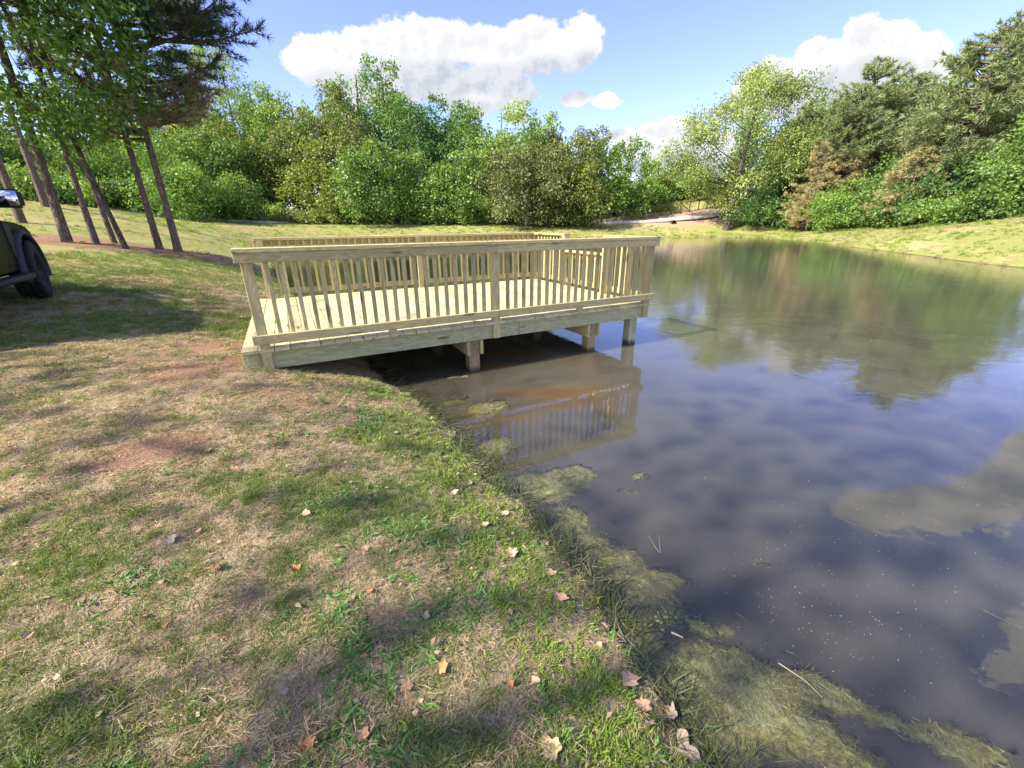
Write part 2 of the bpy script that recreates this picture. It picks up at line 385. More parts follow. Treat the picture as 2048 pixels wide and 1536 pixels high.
def mat_h(x, y, m):
    """height of one algae mat above the water, falling off below it towards its edge"""
    cx, cy, a, b, rot, pk, _, sd = m
    c_, s_ = cos(rot), sin(rot); X = (x - cx) * c_ + (y - cy) * s_; Y = -(x - cx) * s_ + (y - cy) * c_
    wx = X + (fbm(x, y, 9, sd) - .5) * .10; wy = Y + (fbm(x, y, 9, sd + 40) - .5) * .10
    e = 1 - np.hypot(wx / a, wy / b)
    n = fbm(X * 1.0, Y * 2.2, 16, sd + 3, 4) - .5
    return pk + np.minimum(e, .4) * .030 - .0155 + n * .024 + (fbm(x, y, 42, sd + 6, 3) - .5) * .016, e
MH = np.full(len(gx_), -9.0)
for m in MATS:
    h_, e_ = mat_h(gx_, gy_, m); MH = np.maximum(MH, np.where((e_ > -.08) & (h_ > -.05), h_, -9))
EDEP = np.where(MH > -1, np.minimum(ZW - Z, np.maximum(-MH, .002)), ZW - Z)
wet = (DN < .12)
keep = wet[FQ].any(axis=1) & (np.hypot(gx_[FQ[:, 0]], gy_[FQ[:, 0]]) < 120)
used = np.unique(FQ[keep]); remap = np.zeros(Ng * Ng, int); remap[used] = np.arange(len(used))
o = mk('water', np.c_[gx_[used], gy_[used], np.full(len(used), ZW)], remap[FQ[keep]], m_water, smooth=True, attrs={'depth': EDEP[used]})
tag(o, kind='structure')

# ------------------------------------------------------------------ shared materials
def leaf_mat(name, dark, light, trans=.38, gloss=.025, hue=0.0):
    m, t, out = material(name)
    tn = t.add('ShaderNodeAttribute', attribute_name='tint').outputs['Fac']
    oi = t.add('ShaderNodeObjectInfo').outputs['Random']
    c = t.mix(tn, dark, light)
    c = t.mix(1.0, c, t.mix(oi, (.88, .90, .88), (1.1, 1.08, 1.08)), 'MULTIPLY')
    d = t.add('ShaderNodeBsdfDiffuse', {'Color': c})
    c2 = t.mix(1.0, c, (1.25, 1.2, .45), 'MULTIPLY')
    r = t.add('ShaderNodeBsdfTranslucent', {'Color': c2})
    a = t.add('ShaderNodeMixShader', {0: trans, 1: d.outputs[0], 2: r.outputs[0]})
    g = t.add('ShaderNodeBsdfGlossy', {'Color': (1, 1, 1, 1), 'Roughness': .5})
    b = t.add('ShaderNodeMixShader', {0: gloss, 1: a.outputs[0], 2: g.outputs[0]})
    t.l.new(b.outputs[0], out.inputs[0]); return m
M = {}
M['mid'] = leaf_mat('leaves_mid_green', (0.077, 0.147, 0.031), (0.267, 0.421, 0.093))
M['light'] = leaf_mat('leaves_light_green', (0.122, 0.208, 0.044), (0.391, 0.534, 0.133))
M['yellow'] = leaf_mat('leaves_yellow_green', (.11, .155, .03), (.34, .39, .09))
M['blue'] = leaf_mat('leaves_deep_green', (0.062, 0.147, 0.044), (0.215, 0.391, 0.112))
M['bright'] = leaf_mat('leaves_bright_green', (.10, .19, .035), (.27, .44, .09))
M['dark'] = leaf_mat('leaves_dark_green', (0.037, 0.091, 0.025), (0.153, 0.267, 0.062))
M['olive'] = leaf_mat('leaves_olive', (.11, .135, .045), (.30, .33, .13))
M['oak'] = leaf_mat('leaves_oak', (0.096, 0.147, 0.035), (0.410, 0.493, 0.144))
M['sweet'] = leaf_mat('leaves_sweetgum', (.09, .19, .04), (.24, .42, .10), .5)
M['needle'] = leaf_mat('pine_needles', (.14, .19, .075), (.42, .49, .22), .3)
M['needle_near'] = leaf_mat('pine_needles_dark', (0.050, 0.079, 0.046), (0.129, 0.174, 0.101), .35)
M['needle_brown'] = leaf_mat('pine_needles_brown', (.20, .16, .10), (.42, .34, .22), .35)
M['needle_tan'] = leaf_mat('juniper_tan', (.26, .23, .09), (.52, .45, .22), .2)
def bark_mat(name, a, b, sc=1.0):
    m, t, out = material(name)
    p = t.add('ShaderNodeTexCoord').outputs['Object']
    n = t.noise(t.scale(p, (9 * sc, 9 * sc, 2.2 * sc)), 2.0, 5, .65, .3); n2 = t.noise(p, 1.5, 3, .6)
    vr = t.add('ShaderNodeTexVoronoi', {'Vector': t.scale(p, (24 * sc, 24 * sc, 7 * sc)), 'Scale': 1.0}, feature='DISTANCE_TO_EDGE').outputs['Distance']
    c = t.mix(t.ss(n, .3, .7), a, b); c = t.mix(t.math('MULTIPLY', t.ss(vr, .10, .0), .7), c, tuple(x * .5 for x in a)); c = t.mix(t.math('MULTIPLY', t.ss(n2, .5, .8), .35), c, (.30, .29, .25))
    pbsdf(t, out, c, .95, t.math('ADD', n, t.ss(vr, 0, .2)), .8, .03, .1); return m
M['bark_pine'] = bark_mat('bark_pine', (.13, .10, .08), (.30, .235, .19))
M['bark'] = bark_mat('bark_grey', (.075, .065, .052), (.19, .17, .14))

# ------------------------------------------------------------------ trees
def profile(kind, u):
    if kind == 'round': return np.sqrt(np.clip(1 - (2 * u - 1) ** 2, 0, 1)) * (.75 + .25 * (1 - u))
    if kind == 'tall': return np.clip(np.sin(np.clip(u * .92 + .08, 0, 1) * pi), 0, 1) ** .55 * (1 - .25 * u)
    if kind == 'cone': return np.clip(1 - u, 0, 1) ** .75 * (.35 + .65 * np.minimum(1, u * 5 + .3))
    if kind == 'flat': return np.clip(1 - u ** 3, 0, 1) ** .5 * (.55 + .45 * u)
    return 1 - u * .5
def crown_pts(H, R, cb, prof, ncl, ls, r, dens=1.0, clump=.26, squash=.8, lead=0):
    """leaf clumps spread through the crown's volume, over one or several leaders"""
    if lead:
        w_ = R * (.66 if lead > 1 else 1.0) * (.8 + .4 * r.random(lead)); th0 = r.random() * 3
        lx = np.linspace(-1, 1, lead) * (R - w_.mean() * .8) if lead > 1 else np.zeros(1); lx = lx + r.normal(size=lead) * R * .08
        ly = r.uniform(-.5, .5, lead) * R * .9; lh = r.uniform(.70, .97, lead); lh[r.integers(lead)] = 1.0
        k = r.integers(0, lead, ncl); u = r.random(ncl) ** .72; th = r.random(ncl) * 2 * pi
        sh_ = np.where(u < .25, .62 + 1.5 * u, 1.0) * np.clip((1 - u) / .6, 0, 1) ** .36
        rad = w_[k] * np.clip(sh_, .02, 1) * (.35 + .75 * r.random(ncl) ** .7)
        C = np.c_[lx[k] + np.cos(th) * rad, ly[k] + np.sin(th) * rad, cb + u * (H * lh[k] - cb) * .985]
        rc = R * clump * (.35 + .95 * r.random(ncl) ** 1.4) * (1.05 - .34 * u); sq = 1.0
    else:
        u = r.random(ncl) ** .9; th = r.random(ncl) * 2 * pi
        rad = R * profile(prof, u) * np.sqrt(r.random(ncl) * .75 + .25) * (1 - clump * .55) * (.80 + .42 * r.random(ncl))
        C = np.c_[np.cos(th) * rad, np.sin(th) * rad, cb + u * (H - cb) * .965]
        rc = R * clump * (.40 + 1.1 * r.random(ncl) ** 1.5) * (.75 + .5 * profile(prof, u)); sq = squash
    n_each = np.maximum((rc ** 2 * 4 * pi * .40 / (ls * ls * .5) * dens).astype(int), 12)
    idx = np.repeat(np.arange(ncl), n_each); N = len(idx)
    D = rdir(N, r); D[:, 2] = D[:, 2] * .9 + .15; D /= np.linalg.norm(D, axis=1)[:, None]
    q = .25 + .95 * r.random(N) ** .75
    sh = 1 + .45 * np.sin(D[:, 0] * 5 + idx) * np.sin(D[:, 1] * 5 + idx * 2)
    P = C[idx] + D * (rc[idx] * q * sh)[:, None] * np.array([1, 1, sq])
    T = D * .8 + rdir(N, r) * .8 + np.array([0, 0, -.25]); Nn = D * 1.0 + rdir(N, r) * .7 + np.array([0, 0, .5])
    tn = np.clip(.5 + (r.random(ncl)[idx] - .5) * .6 + (r.random(N) - .5) * .6, 0, 1)
    return C, rc, P, T, Nn, tn
def limbs(C, H, tr, trunk_fn, r, frac=.6, sides=5, lo=.12):
    parts = []
    for i in range(len(C)):
        if r.random() > frac * min(1, 60 / len(C)): continue
        c = C[i]; zb = max(c[2] - np.hypot(c[0], c[1]) * (.5 + .5 * r.random()) - .3, H * lo)
        b = trunk_fn(zb); m = (b + c) / 2 + np.array([0, 0, -.08 * H * r.random()]) + r.normal(size=3) * .12
        s = np.linspace(0, 1, 6)[:, None]
        P = (1 - s) ** 2 * b + 2 * s * (1 - s) * m + s * s * c
        r0 = tr * (.14 + .2 * r.random()) * (1 - zb / H * .6)
        parts.append(tube(P, np.linspace(r0, r0 * .2, 6), sides))
    return parts
def tree(px, ptop, depth, wpx, kind='mid', prof='round', label='', name='broadleaf_tree', cb=.12, ls=.31, ncl=46, clump=.27, tr=None, dens=1.0, limb_lo=.12, xy=None, lean=0, leany=0, seed=None, group=None, H=None, R=None, limb=.6, trunk_name='trunk', bark='bark', squash=.8, cat='tree', nosplit=False):
    r = np.random.default_rng(seed if seed is not None else int(px * 7 + depth * 13 + ptop) % 99991)
    if xy is None:
        q = at_y(px, 446, depth); xy = (q[0], q[1])
    zg = tz(*xy)
    if 440 < px < 1200 and 295 < ptop < 355 and cat == 'tree': ptop -= 42
    if H is None:
        q = at_y(px, ptop, xy[1]); H = q[2] - zg
    lead = 0
    if R is None:
        R = wpx / F * xy[1] / 2 * 1.12
        if name != 'oak_tree': ncl = int(ncl * 2.5); clump *= .80; dens *= 1.15; lead = max(2, int(round(wpx / 36))) if prof != 'cone' else 1
        if ptop < 340: H *= 1.10 if ptop < 260 else 1.05
    root = empty(name, (xy[0], xy[1], zg), 0, label, cat, group)
    tr = tr or max(.06, H * .014)
    ph = r.random(2) * 6; wob = H * .012
    tf = lambda z: np.array([np.sin(z / H * 4 + ph[0]) * wob + lean * z / H, np.sin(z / H * 5 + ph[1]) * wob + leany * z / H, z])
    C, rc, P, T, Nn, tn = crown_pts(H, R, cb * H, prof, ncl, ls, r, dens, clump, squash, lead)
    P[:, 0] += lean * np.clip(P[:, 2] / H, 0, 1); P[:, 1] += leany * np.clip(P[:, 2] / H, 0, 1); C[:, 0] += lean * np.clip(C[:, 2] / H, 0, 1); C[:, 1] += leany * np.clip(C[:, 2] / H, 0, 1)
    zs = np.linspace(-.15, H * .9, 12); TP = np.array([tf(z) for z in zs]); TR = tr * (1.0 - .86 * np.clip(zs / H, 0, 1)); TR[0] *= 1.35; TR[1] *= 1.02
    parts = [tube(TP, TR, 9)] + limbs(C, H, tr, tf, r, limb, 4 if H > 5 else 3, limb_lo)
    V, Fc = cat_(parts); mk(trunk_name, V, Fc, M[bark], root, smooth=True)
    V, Fc = leaves(P, T, Nn, ls * (.7 + .6 * r.random(len(P))), ls * (.5 + .35 * r.random(len(P))))
    mk('crown', V, Fc, M[kind], root, tint=tn)
    return root

def needle_tufts(P, D, L, n, wd, r):
    """bundles of needles round every tuft point"""
    idx = np.repeat(np.arange(len(P)), n); N = len(idx)
    T = D[idx] * .9 + rdir(N, r) * .85; T /= np.linalg.norm(T, axis=1)[:, None]
    S = np.cross(T, rdir(N, r)); S /= np.linalg.norm(S, axis=1)[:, None] + 1e-9
    LL = (L * (.7 + .5 * r.random(N)))[:, None]
    B = P[idx]
    V = np.stack([B - S * wd * .5, B + S * wd * .5, B + T * LL + np.array([0, 0, -.15]) * LL * .5], 1).reshape(-1, 3)
    return V, np.arange(N * 3).reshape(-1, 3)
def pine(xy, H, R, cb, label, kind='needle', nb=60, L=.3, tuft=8, wd=.03, tr=.2, step=.33, seed=1, prof='round', name='pine_tree', group=None, lean=(0, 0), brown_below=None, brown_kind='needle_brown', up=.15, sides=9, az=None, bough_r=.02):
    r = np.random.default_rng(seed); zg = tz(*xy)
    root = empty(name, (xy[0], xy[1], zg), 0, label, 'tree', group)
    ph = r.random(2) * 6
    tf = lambda z: np.array([np.sin(z / H * 3 + ph[0]) * H * .008 + lean[0] * (z / H), np.sin(z / H * 3.4 + ph[1]) * H * .008 + lean[1] * (z / H), z])
    zs = np.linspace(-.2, H * .985, 22); TR = tr * (1 - .88 * np.clip(zs / H, 0, 1) ** 1.1); TR[0] *= 1.3; TR[1] = TR[1] * 1.08
    parts = [tube([tf(z) for z in zs], TR, sides)]
    PP, DD = [], []
    for i in range(nb):
        u = (i + r.random()) / nb; z0 = cb * H + u * (H * .98 - cb * H)
        th = r.random() * 2 * pi if az is None else az[0] + (r.random() - .5) * az[1]
        Lb = R * profile(prof, np.array([min(u + .02, .99)]))[0] * (.6 + .45 * r.random()) + .25
        s = np.linspace(0, 1, 5)[:, None]; d = np.array([cos(th), sin(th), 0]); up_i = up + r.normal() * .10
        B = tf(z0) + d * s * Lb + np.array([0, 0, 1]) * (up_i * Lb * s + .10 * Lb * s ** 2 - .06 * Lb * np.sin(s * pi))
        parts.append(tube(B, np.linspace(bough_r * 1.8 * (1 + Lb * .3), bough_r * .4, 5), 4))
        side = np.array([-d[1], d[0], 0]); ns = max(int(Lb / step), 2)
        for k in range(ns):
            f = .25 + .75 * (k + r.random()) / ns; b = tf(z0) + d * f * Lb + np.array([0, 0, up_i * Lb * f + .10 * Lb * f * f - .06 * Lb * sin(f * pi)])
            sl = Lb * .38 * (1.15 - f) * (.6 + .8 * r.random()) + .2; sg = r.choice([-1, 1])
            dv = d * .6 + side * sg * (.5 + .5 * r.random()) + np.array([0, 0, .18 + r.normal() * .24]); dv /= np.linalg.norm(dv)
            nt = max(int(sl / (L * .5)), 2); q = np.linspace(.3, 1, nt)[:, None]
            pts = b + dv * q * sl; PP.append(pts); DD.append(np.repeat([dv + np.array([0, 0, .25])], nt, 0))
            parts.append(tube(np.array([b, b + dv * sl * .5, b + dv * sl]), [bough_r * .6, bough_r * .4, bough_r * .25], 3))
        nt = 3; q = np.linspace(.8, 1, nt)[:, None]; PP.append(tf(z0) + d * q * Lb + np.array([0, 0, 1]) * (up_i * Lb * q + .1 * Lb * q * q - .06 * Lb * np.sin(q * pi))); DD.append(np.repeat([d + np.array([0, 0, .3])], nt, 0))
    V, Fc = cat_(parts); mk('trunk', V, Fc, M['bark_pine'], root, smooth=True)
    P = np.concatenate(PP); D = np.concatenate(DD)
    sel = np.zeros(len(P), bool) if brown_below is None else (P[:, 2] + r.normal(size=len(P)) * .5 < brown_below)
    for s_, kd, nm in ((~sel, kind, 'crown'), (sel, brown_kind, 'lower_crown')):
        if s_.sum() < 2: continue
        V, Fc = needle_tufts(P[s_], D[s_], L, tuft, wd, r)
        cl = np.clip(.5 + (r.random(s_.sum()) - .5) * .7, 0, 1)
        tn = np.clip(np.repeat(cl, tuft) + (r.random(s_.sum() * tuft) - .5) * .35, 0, 1)
        ob = mk(nm, V, Fc, M[kd], root, tint=tn)
        if nm == 'lower_crown': ob['label'] = 'dry brown lower boughs'
    return root

exec_trees = True
if exec_trees:
    # broadleaf trees of the far wood edge, left to right: px, top, depth, width px
    tree(512, 128, 65, 130, 'light', 'cone', 'tall pale green tree with a thin pointed top, highest left of the big cloud', ls=.22, ncl=90, clump=.2, dens=.8)
    tree(485, 250, 54, 150, 'yellow', 'tall', 'yellow-green tree with drooping crown just right of the brown pine boughs', cb=.05, ncl=80, clump=.22)
    tree(560, 250, 59, 120, 'mid', 'tall', 'mid green tree right of the yellow-green one by the pine boughs', cb=.05, ncl=60)
    tree(606, 186, 63, 140, 'light', 'round', 'light green round-topped tree left of the olive-topped tree', cb=.05, ncl=80, clump=.22)
    tree(682, 182, 59, 135, 'olive', 'tall', 'olive green tree with brownish flowering top under the left end of the big cloud', cb=.3, ncl=80, clump=.2)
    tree(668, 300, 53, 130, 'yellow', 'tall', 'fresh yellow-green tree in front of the olive-topped tree', cb=.04, ncl=60, clump=.22)
    tree(752, 140, 63, 110, 'blue', 'tall', 'tallest deep green tree below the big cloud, left of two tall tops', cb=.08, ncl=90, clump=.2)
    tree(800, 152, 65, 120, 'mid', 'tall', 'right hand one of the two tallest tops below the big cloud', cb=.08, ncl=80, clump=.22)
    tree(770, 330, 53, 150, 'mid', 'round', 'broad mid green tree in front of the two tallest tops', cb=.04, ncl=70)
    tree(862, 205, 61, 105, 'blue', 'round', 'deep green tree with domed top right of the two tallest tops', cb=.08, ncl=80, clump=.24)
    tree(905, 232, 62, 80, 'blue', 'round', 'rounded deep green crown stepping down to the gap with white cloud', cb=.08, ncl=60, clump=.26)
    tree(855, 350, 53, 110, 'light', 'tall', 'lighter green tree below the domed deep green one', cb=.04, ncl=60)
    tree(925, 350, 55, 110, 'mid', 'tall', 'mid green tree standing under the cloud gap', cb=.04, ncl=60)
    tree(1010, 224, 61, 120, 'light', 'tall', 'light yellow-green tree with twin pointed tops in the middle of the wood', cb=.05, ncl=90, clump=.2)
    tree(975, 270, 59, 110, 'light', 'tall', 'light green tree on the left shoulder of the twin-topped tree', cb=.05, ncl=70, clump=.22)
    tree(1068, 242, 62, 110, 'light', 'tall', 'light yellow-green tree right beside the twin-topped tree', cb=.05, ncl=80, clump=.22)
    tree(1060, 340, 54, 130, 'olive', 'tall', 'olive green tree with layered boughs behind the middle of the deck', cb=.04, ncl=70)
    tree(1128, 262, 61, 85, 'olive', 'tall', 'olive green tree under the small cloud', cb=.05, ncl=70, clump=.24)
    tree(1150, 330, 56, 100, 'yellow', 'round', 'yellow-green tree below the small cloud', cb=.04, ncl=60)
    tree(1184, 266, 64, 62, 'olive', 'round', 'thin pale tree whose sparse top shows sky, left of the dark leafy tree', cb=.5, ncl=34, clump=.3, dens=.45)
    tree(1252, 283, 62, 88, 'bright', 'tall', 'fresh green tree standing alone left of the sky gap', cb=.06, ncl=80, clump=.22)
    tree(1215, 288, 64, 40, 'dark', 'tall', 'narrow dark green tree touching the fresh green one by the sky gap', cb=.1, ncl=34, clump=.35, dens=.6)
    tree(1300, 334, 75, 60, 'light', 'cone', 'small pale pointed tree in the sky gap', cb=.05, ncl=50)
    tree(1345, 352, 79, 110, 'light', 'round', 'pale green bushy tree behind the fence, left of the oak', cb=.05, ncl=60)
    tree(1270, 372, 71, 120, 'bright', 'round', 'low bright green tree at the foot of the sky gap', cb=.02, ncl=60)
    tree(1400, 350, 77, 130, 'mid', 'round', 'mid green tree behind the fence and the oak', cb=.02, ncl=60)
    # the oak by the drive
    tree(1484, 170, 58, 250, 'oak', 'round', 'big spreading oak alone by the drive on the far bank', name='oak_tree', cb=.14, ls=.25, ncl=105, clump=.155, tr=.40, dens=.8, xy=tuple(at_y(1462, 446, 58)[:2]), limb=.75, squash=.7, seed=5, lean=1.1, limb_lo=.3)
    # right hand wood
    tree(1590, 230, 66, 130, 'olive', 'round', 'olive green tree right behind the oak crown', cb=.1, ncl=70)
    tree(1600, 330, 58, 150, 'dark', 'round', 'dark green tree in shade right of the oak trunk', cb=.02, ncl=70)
    tree(1765, 330, 44, 150, 'mid', 'tall', 'bright green leafy tree between the two tan junipers', cb=.04, ls=.22, ncl=70, clump=.22)
    tree(1700, 395, 46, 130, 'bright', 'round', 'low bright green bush at the foot of the tan juniper', name='shrub', cb=.0, ls=.2, ncl=40, cat='shrub')
    tree(1560, 385, 57, 130, 'blue', 'round', 'dark bush just right of the oak trunk', name='shrub', cb=.0, ls=.2, ncl=50, cat='shrub')
    tree(1850, 370, 40, 190, 'mid', 'round', 'leafy green tree under the brown pine boughs on the right', cb=.02, ls=.22, ncl=80, clump=.2)
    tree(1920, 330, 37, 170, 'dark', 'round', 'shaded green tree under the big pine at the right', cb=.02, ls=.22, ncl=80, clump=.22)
    tree(2062, 215, 30, 190, 'mid', 'tall', 'bright green maple reaching in at the right edge', cb=.1, ls=.2, ncl=120, clump=.17)
    tree(2010, 385, 31, 160, 'mid', 'round', 'low green bush at the right edge below the maple', name='shrub', cb=.0, ls=.18, ncl=60, cat='shrub')
    for i, (px, top, dep, wp, R_, lab) in enumerate([
        (1690, 205, 60, 1, 4.2, 'dusky green pine right behind the oak'),
        (1775, 118, 55, 1, 4.6, 'tall pine whose top stands before the right hand cloud'),
        (1850, 158, 54, 1, 4.2, 'pine right of the tall one, before the right hand cloud'),
        (1735, 180, 52, 1, 3.6, 'pine leaning left of the tall pine before the cloud'),
        (1945, 190, 44, 1, 3.8, 'pine between the cloud and the tallest pine at the right'),
        (2035, 50, 38, 1, 5.0, 'tallest pine at the right edge of the wood'),
        (1635, 210, 62, 1, 3.2, 'slim pine between the oak and the pines'),
        (2100, 80, 40, 1, 4.5, 'pine cut by the right edge of the view')]):
        q = at_y(px, top, dep); xy = (q[0], q[1])
        pine(xy, q[2] - tz(*xy), R_, .22, lab, nb=112, L=.46, tuft=8, wd=.075, tr=.18, step=.25, seed=40 + i, prof='tall', up=.25, bough_r=.03,
             brown_below=(6.5 if px in (1735, 1945, 1850) else None), brown_kind='needle_tan')
    for px, top, dep, R_, lab, sd_ in ((1655, 292, 51, 3.4, 'tan dry juniper with layered boughs, right of the oak', 81), (1640, 375, 49, 2.2, 'small tan juniper at the water side of the larger one', 82), (1860, 300, 39, 3.4, 'half dry brown pine above the leafy tree on the right', 83)):
        q = at_y(px, top, dep); xy = (q[0], q[1])
        pine(xy, q[2] - tz(*xy), R_, .1, lab, kind='needle_tan', nb=90, L=.34, tuft=10, wd=.05, tr=.12, step=.3, seed=sd_, prof='cone', name='juniper_tree', up=.05, bough_r=.02)
    # left background wood behind the pines
    for i, (px, top, dep, wp, kd, pf, lab) in enumerate([
        (430, 170, 60, 130, 'yellow', 'round', 'yellow-green tree top showing between the pine boughs'),
        (20, 240, 47, 220, 'light', 'round', 'light green tree behind the leaning pines at the left edge'),
        (110, 265, 49, 160, 'light', 'round', 'pale green tree behind the first tall pine trunk'),
        (200, 280, 49, 160, 'mid', 'round', 'mid green tree behind the twin pine trunks'),
        (285, 300, 51, 160, 'bright', 'round', 'bright green tree behind the thin pine trunk'),
        (60, 330, 40, 170, 'light', 'round', 'leafy light green bush filling the gap by the left edge'),
        (150, 345, 41, 140, 'light', 'round', 'leafy light green bush left of the twin pine trunks'),
        (350, 150, 68, 160, 'light', 'tall', 'tall light tree hidden behind the pine boughs'),
        (420, 262, 51, 150, 'mid', 'round', 'mid green tree below the brown pine boughs'),
        (245, 345, 44, 110, 'dark', 'round', 'dark green bush between the pine trunks'),
        (395, 325, 43, 150, 'bright', 'round', 'bright green broad bush right of the pine trunks'),
        (480, 345, 48, 110, 'mid', 'round', 'green bush next to the broad bright one'),
        (-60, 200, 43, 240, 'mid', 'round', 'green tree at the very left edge behind the vehicle')]):
        tree(px, top, dep, wp, kd, pf, lab, cb=.02 if top > 230 else .1, ls=.25, ncl=70, clump=.24, name='shrub' if 'bush' in lab else 'broadleaf_tree', cat='shrub' if 'bush' in lab else 'tree')
    # the deeper wood that closes the gaps, one uncountable mass
    r = np.random.default_rng(123); Ps, Ds, Ts = [], [], []
    for (pxa, pxb, topa, topb, dep) in ((-150, 470, 300, 250, 62), (430, 700, 215, 225, 72), (680, 960, 205, 250, 72), (940, 1215, 262, 310, 70), (1200, 1480, 385, 375, 84), (1490, 1700, 275, 250, 72), (1680, 2200, 240, 150, 60)):
        n = 26 * max(1, (pxb - pxa) // 60) * 5
        for i in range(n):
            f_ = r.random(); px = pxa + (pxb - pxa) * f_; yd = dep + r.normal() * 2.5; zg = dep * .012; tp = topa + (topb - topa) * f_ + 28 * math.sin(px * .045) + 16 * math.sin(px * .11)
            q = at_y(px, tp, yd); zc_ = zg + (q[2] - zg) * (.04 + .96 * r.random() ** .8)
            rc = r.uniform(.7, 1.7); m_ = int(rc * rc * 22); D = rdir(m_, r); Ps.append(np.array([q[0], q[1], zc_]) + D * rc * (.3 + .8 * r.random((m_, 1))) * [1, 1, 1.25]); Ds.append(D); Ts.append(np.clip(r.random() * .6 + r.random(m_) * .4, 0, 1))
    P, D, tn = np.concatenate(Ps), np.concatenate(Ds), np.concatenate(Ts)
    V, Fc = leaves(P, D + rdir(len(P), r), D + rdir(len(P), r) * .7 + (0, 0, .4), .50 * (.7 + .6 * r.random(len(P))), .36)
    tag(mk('deep_wood', V, Fc, M['mid'], tint=tn), 'dense green wood behind the nearer trees all along the far side', 'wood', kind='stuff')
    # understorey along the wood edge
    for i, (px, top, dep, wp, kd, lab) in enumerate([
        (330, 400, 44, 60, 'bright', 'small bright bush at the lawn edge right of the last pine trunks'),
        (435, 400, 49, 80, 'mid', 'low green bush at the lawn edge under the brown boughs'),
        (518, 418, 50, 40, 'blue', 'small round bush left of the yellow hedge bushes'),
        (555, 400, 51, 40, 'light', 'upright pale sapling left of the yellow hedge bushes'),
        (605, 424, 51, 60, 'olive', 'first low yellow-brown bush at the lawn edge'),
        (660, 420, 51, 70, 'yellow', 'second low yellow bush at the lawn edge'),
        (672, 380, 52, 60, 'yellow', 'yellow-green sapling behind the second yellow bush'),
        (715, 408, 53, 60, 'mid', 'green bush under the tall twin tops'),
        (800, 402, 53, 70, 'mid', 'broad green bush below the broad mid tree'),
        (860, 402, 54, 70, 'light', 'pale green bush right of the broad green one'),
        (910, 398, 54, 60, 'mid', 'green bush under the cloud gap tree'),
        (950, 385, 54, 45, 'light', 'pointed pale sapling behind the back railing'),
        (995, 395, 55, 55, 'light', 'pale bush left of the layered olive tree'),
        (1040, 410, 55, 60, 'blue', 'deep green bush under the layered olive tree'),
        (1105, 405, 56, 60, 'olive', 'olive bush near the post of the back railing'),
        (1155, 410, 57, 70, 'mid', 'green bush at the lawn edge left of the fence'),
        (1215, 412, 70, 50, 'light', 'round pale bush at the start of the fence'),
        (1262, 412, 80, 50, 'light', 'second round pale bush behind the fence start'),
        (1310, 385, 84, 70, 'bright', 'bright low bush behind the fence'),
        (1530, 420, 60, 60, 'dark', 'dark low bush at the foot of the oak'),
        (1620, 415, 53, 90, 'dark', 'dark low bush before the tan juniper'),
        (1800, 405, 40, 90, 'mid', 'bright leafy bush at the wood edge below the brown boughs'),
        (1900, 415, 33, 100, 'mid', 'low bush at the wood edge above the right bank'),
        (1965, 410, 31, 80, 'dark', 'dark low bush above the right bank')]):
        tree(px, top, dep, wp, kd, 'round', lab, name='shrub', cb=.0, ls=.21, ncl=34, clump=.3, tr=.04, cat='shrub')

# ------------------------------------------------------------------ left foreground pines and sweetgum
NP = 'long needled pines on the left lawn'
def at_g(px, py, y): q = at_y(px, py, y); return (q[0], q[1])
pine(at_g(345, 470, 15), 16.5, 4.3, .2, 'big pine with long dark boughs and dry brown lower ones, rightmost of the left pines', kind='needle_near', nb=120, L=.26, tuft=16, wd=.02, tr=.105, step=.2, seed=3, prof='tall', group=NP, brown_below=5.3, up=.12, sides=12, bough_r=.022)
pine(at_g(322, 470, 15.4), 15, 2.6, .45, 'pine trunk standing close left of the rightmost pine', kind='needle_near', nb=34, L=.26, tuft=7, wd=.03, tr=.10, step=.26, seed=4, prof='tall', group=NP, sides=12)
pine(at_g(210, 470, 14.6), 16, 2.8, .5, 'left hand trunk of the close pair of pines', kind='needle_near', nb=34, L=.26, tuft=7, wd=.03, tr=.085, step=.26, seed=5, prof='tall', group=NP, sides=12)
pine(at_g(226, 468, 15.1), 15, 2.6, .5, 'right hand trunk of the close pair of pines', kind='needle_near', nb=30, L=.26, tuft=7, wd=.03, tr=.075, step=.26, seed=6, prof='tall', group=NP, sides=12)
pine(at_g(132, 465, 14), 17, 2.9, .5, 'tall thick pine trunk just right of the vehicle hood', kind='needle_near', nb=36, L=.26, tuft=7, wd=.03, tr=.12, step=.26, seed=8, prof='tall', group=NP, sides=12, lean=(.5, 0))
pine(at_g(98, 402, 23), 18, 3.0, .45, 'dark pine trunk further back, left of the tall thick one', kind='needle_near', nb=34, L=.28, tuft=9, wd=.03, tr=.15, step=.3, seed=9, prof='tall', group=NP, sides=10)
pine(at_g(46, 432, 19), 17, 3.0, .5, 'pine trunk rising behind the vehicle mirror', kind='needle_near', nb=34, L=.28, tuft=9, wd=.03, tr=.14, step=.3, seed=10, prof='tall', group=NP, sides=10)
tree(247, 0, 14.2, 400, 'sweet', 'round', 'thin trunked sweetgum with a broad leafy crown hanging in front of the pines', name='sweetgum_tree', H=13.2, R=4.5, cb=.22, ls=.14, ncl=190, clump=.17, dens=.6, tr=.07, xy=at_g(247, 474, 14.2), squash=.7, seed=12, lean=.1, leany=-3.0, limb=.35)
tree(60, 0, 15, 300, 'sweet', 'round', 'sweetgum at the left edge whose leaves hang over the pine trunks', name='sweetgum_tree', H=14, R=3.6, cb=.32, ls=.14, ncl=110, clump=.19, dens=.5, tr=.12, xy=(-16.5, 12.6), squash=.7, seed=13, leany=-1.5)
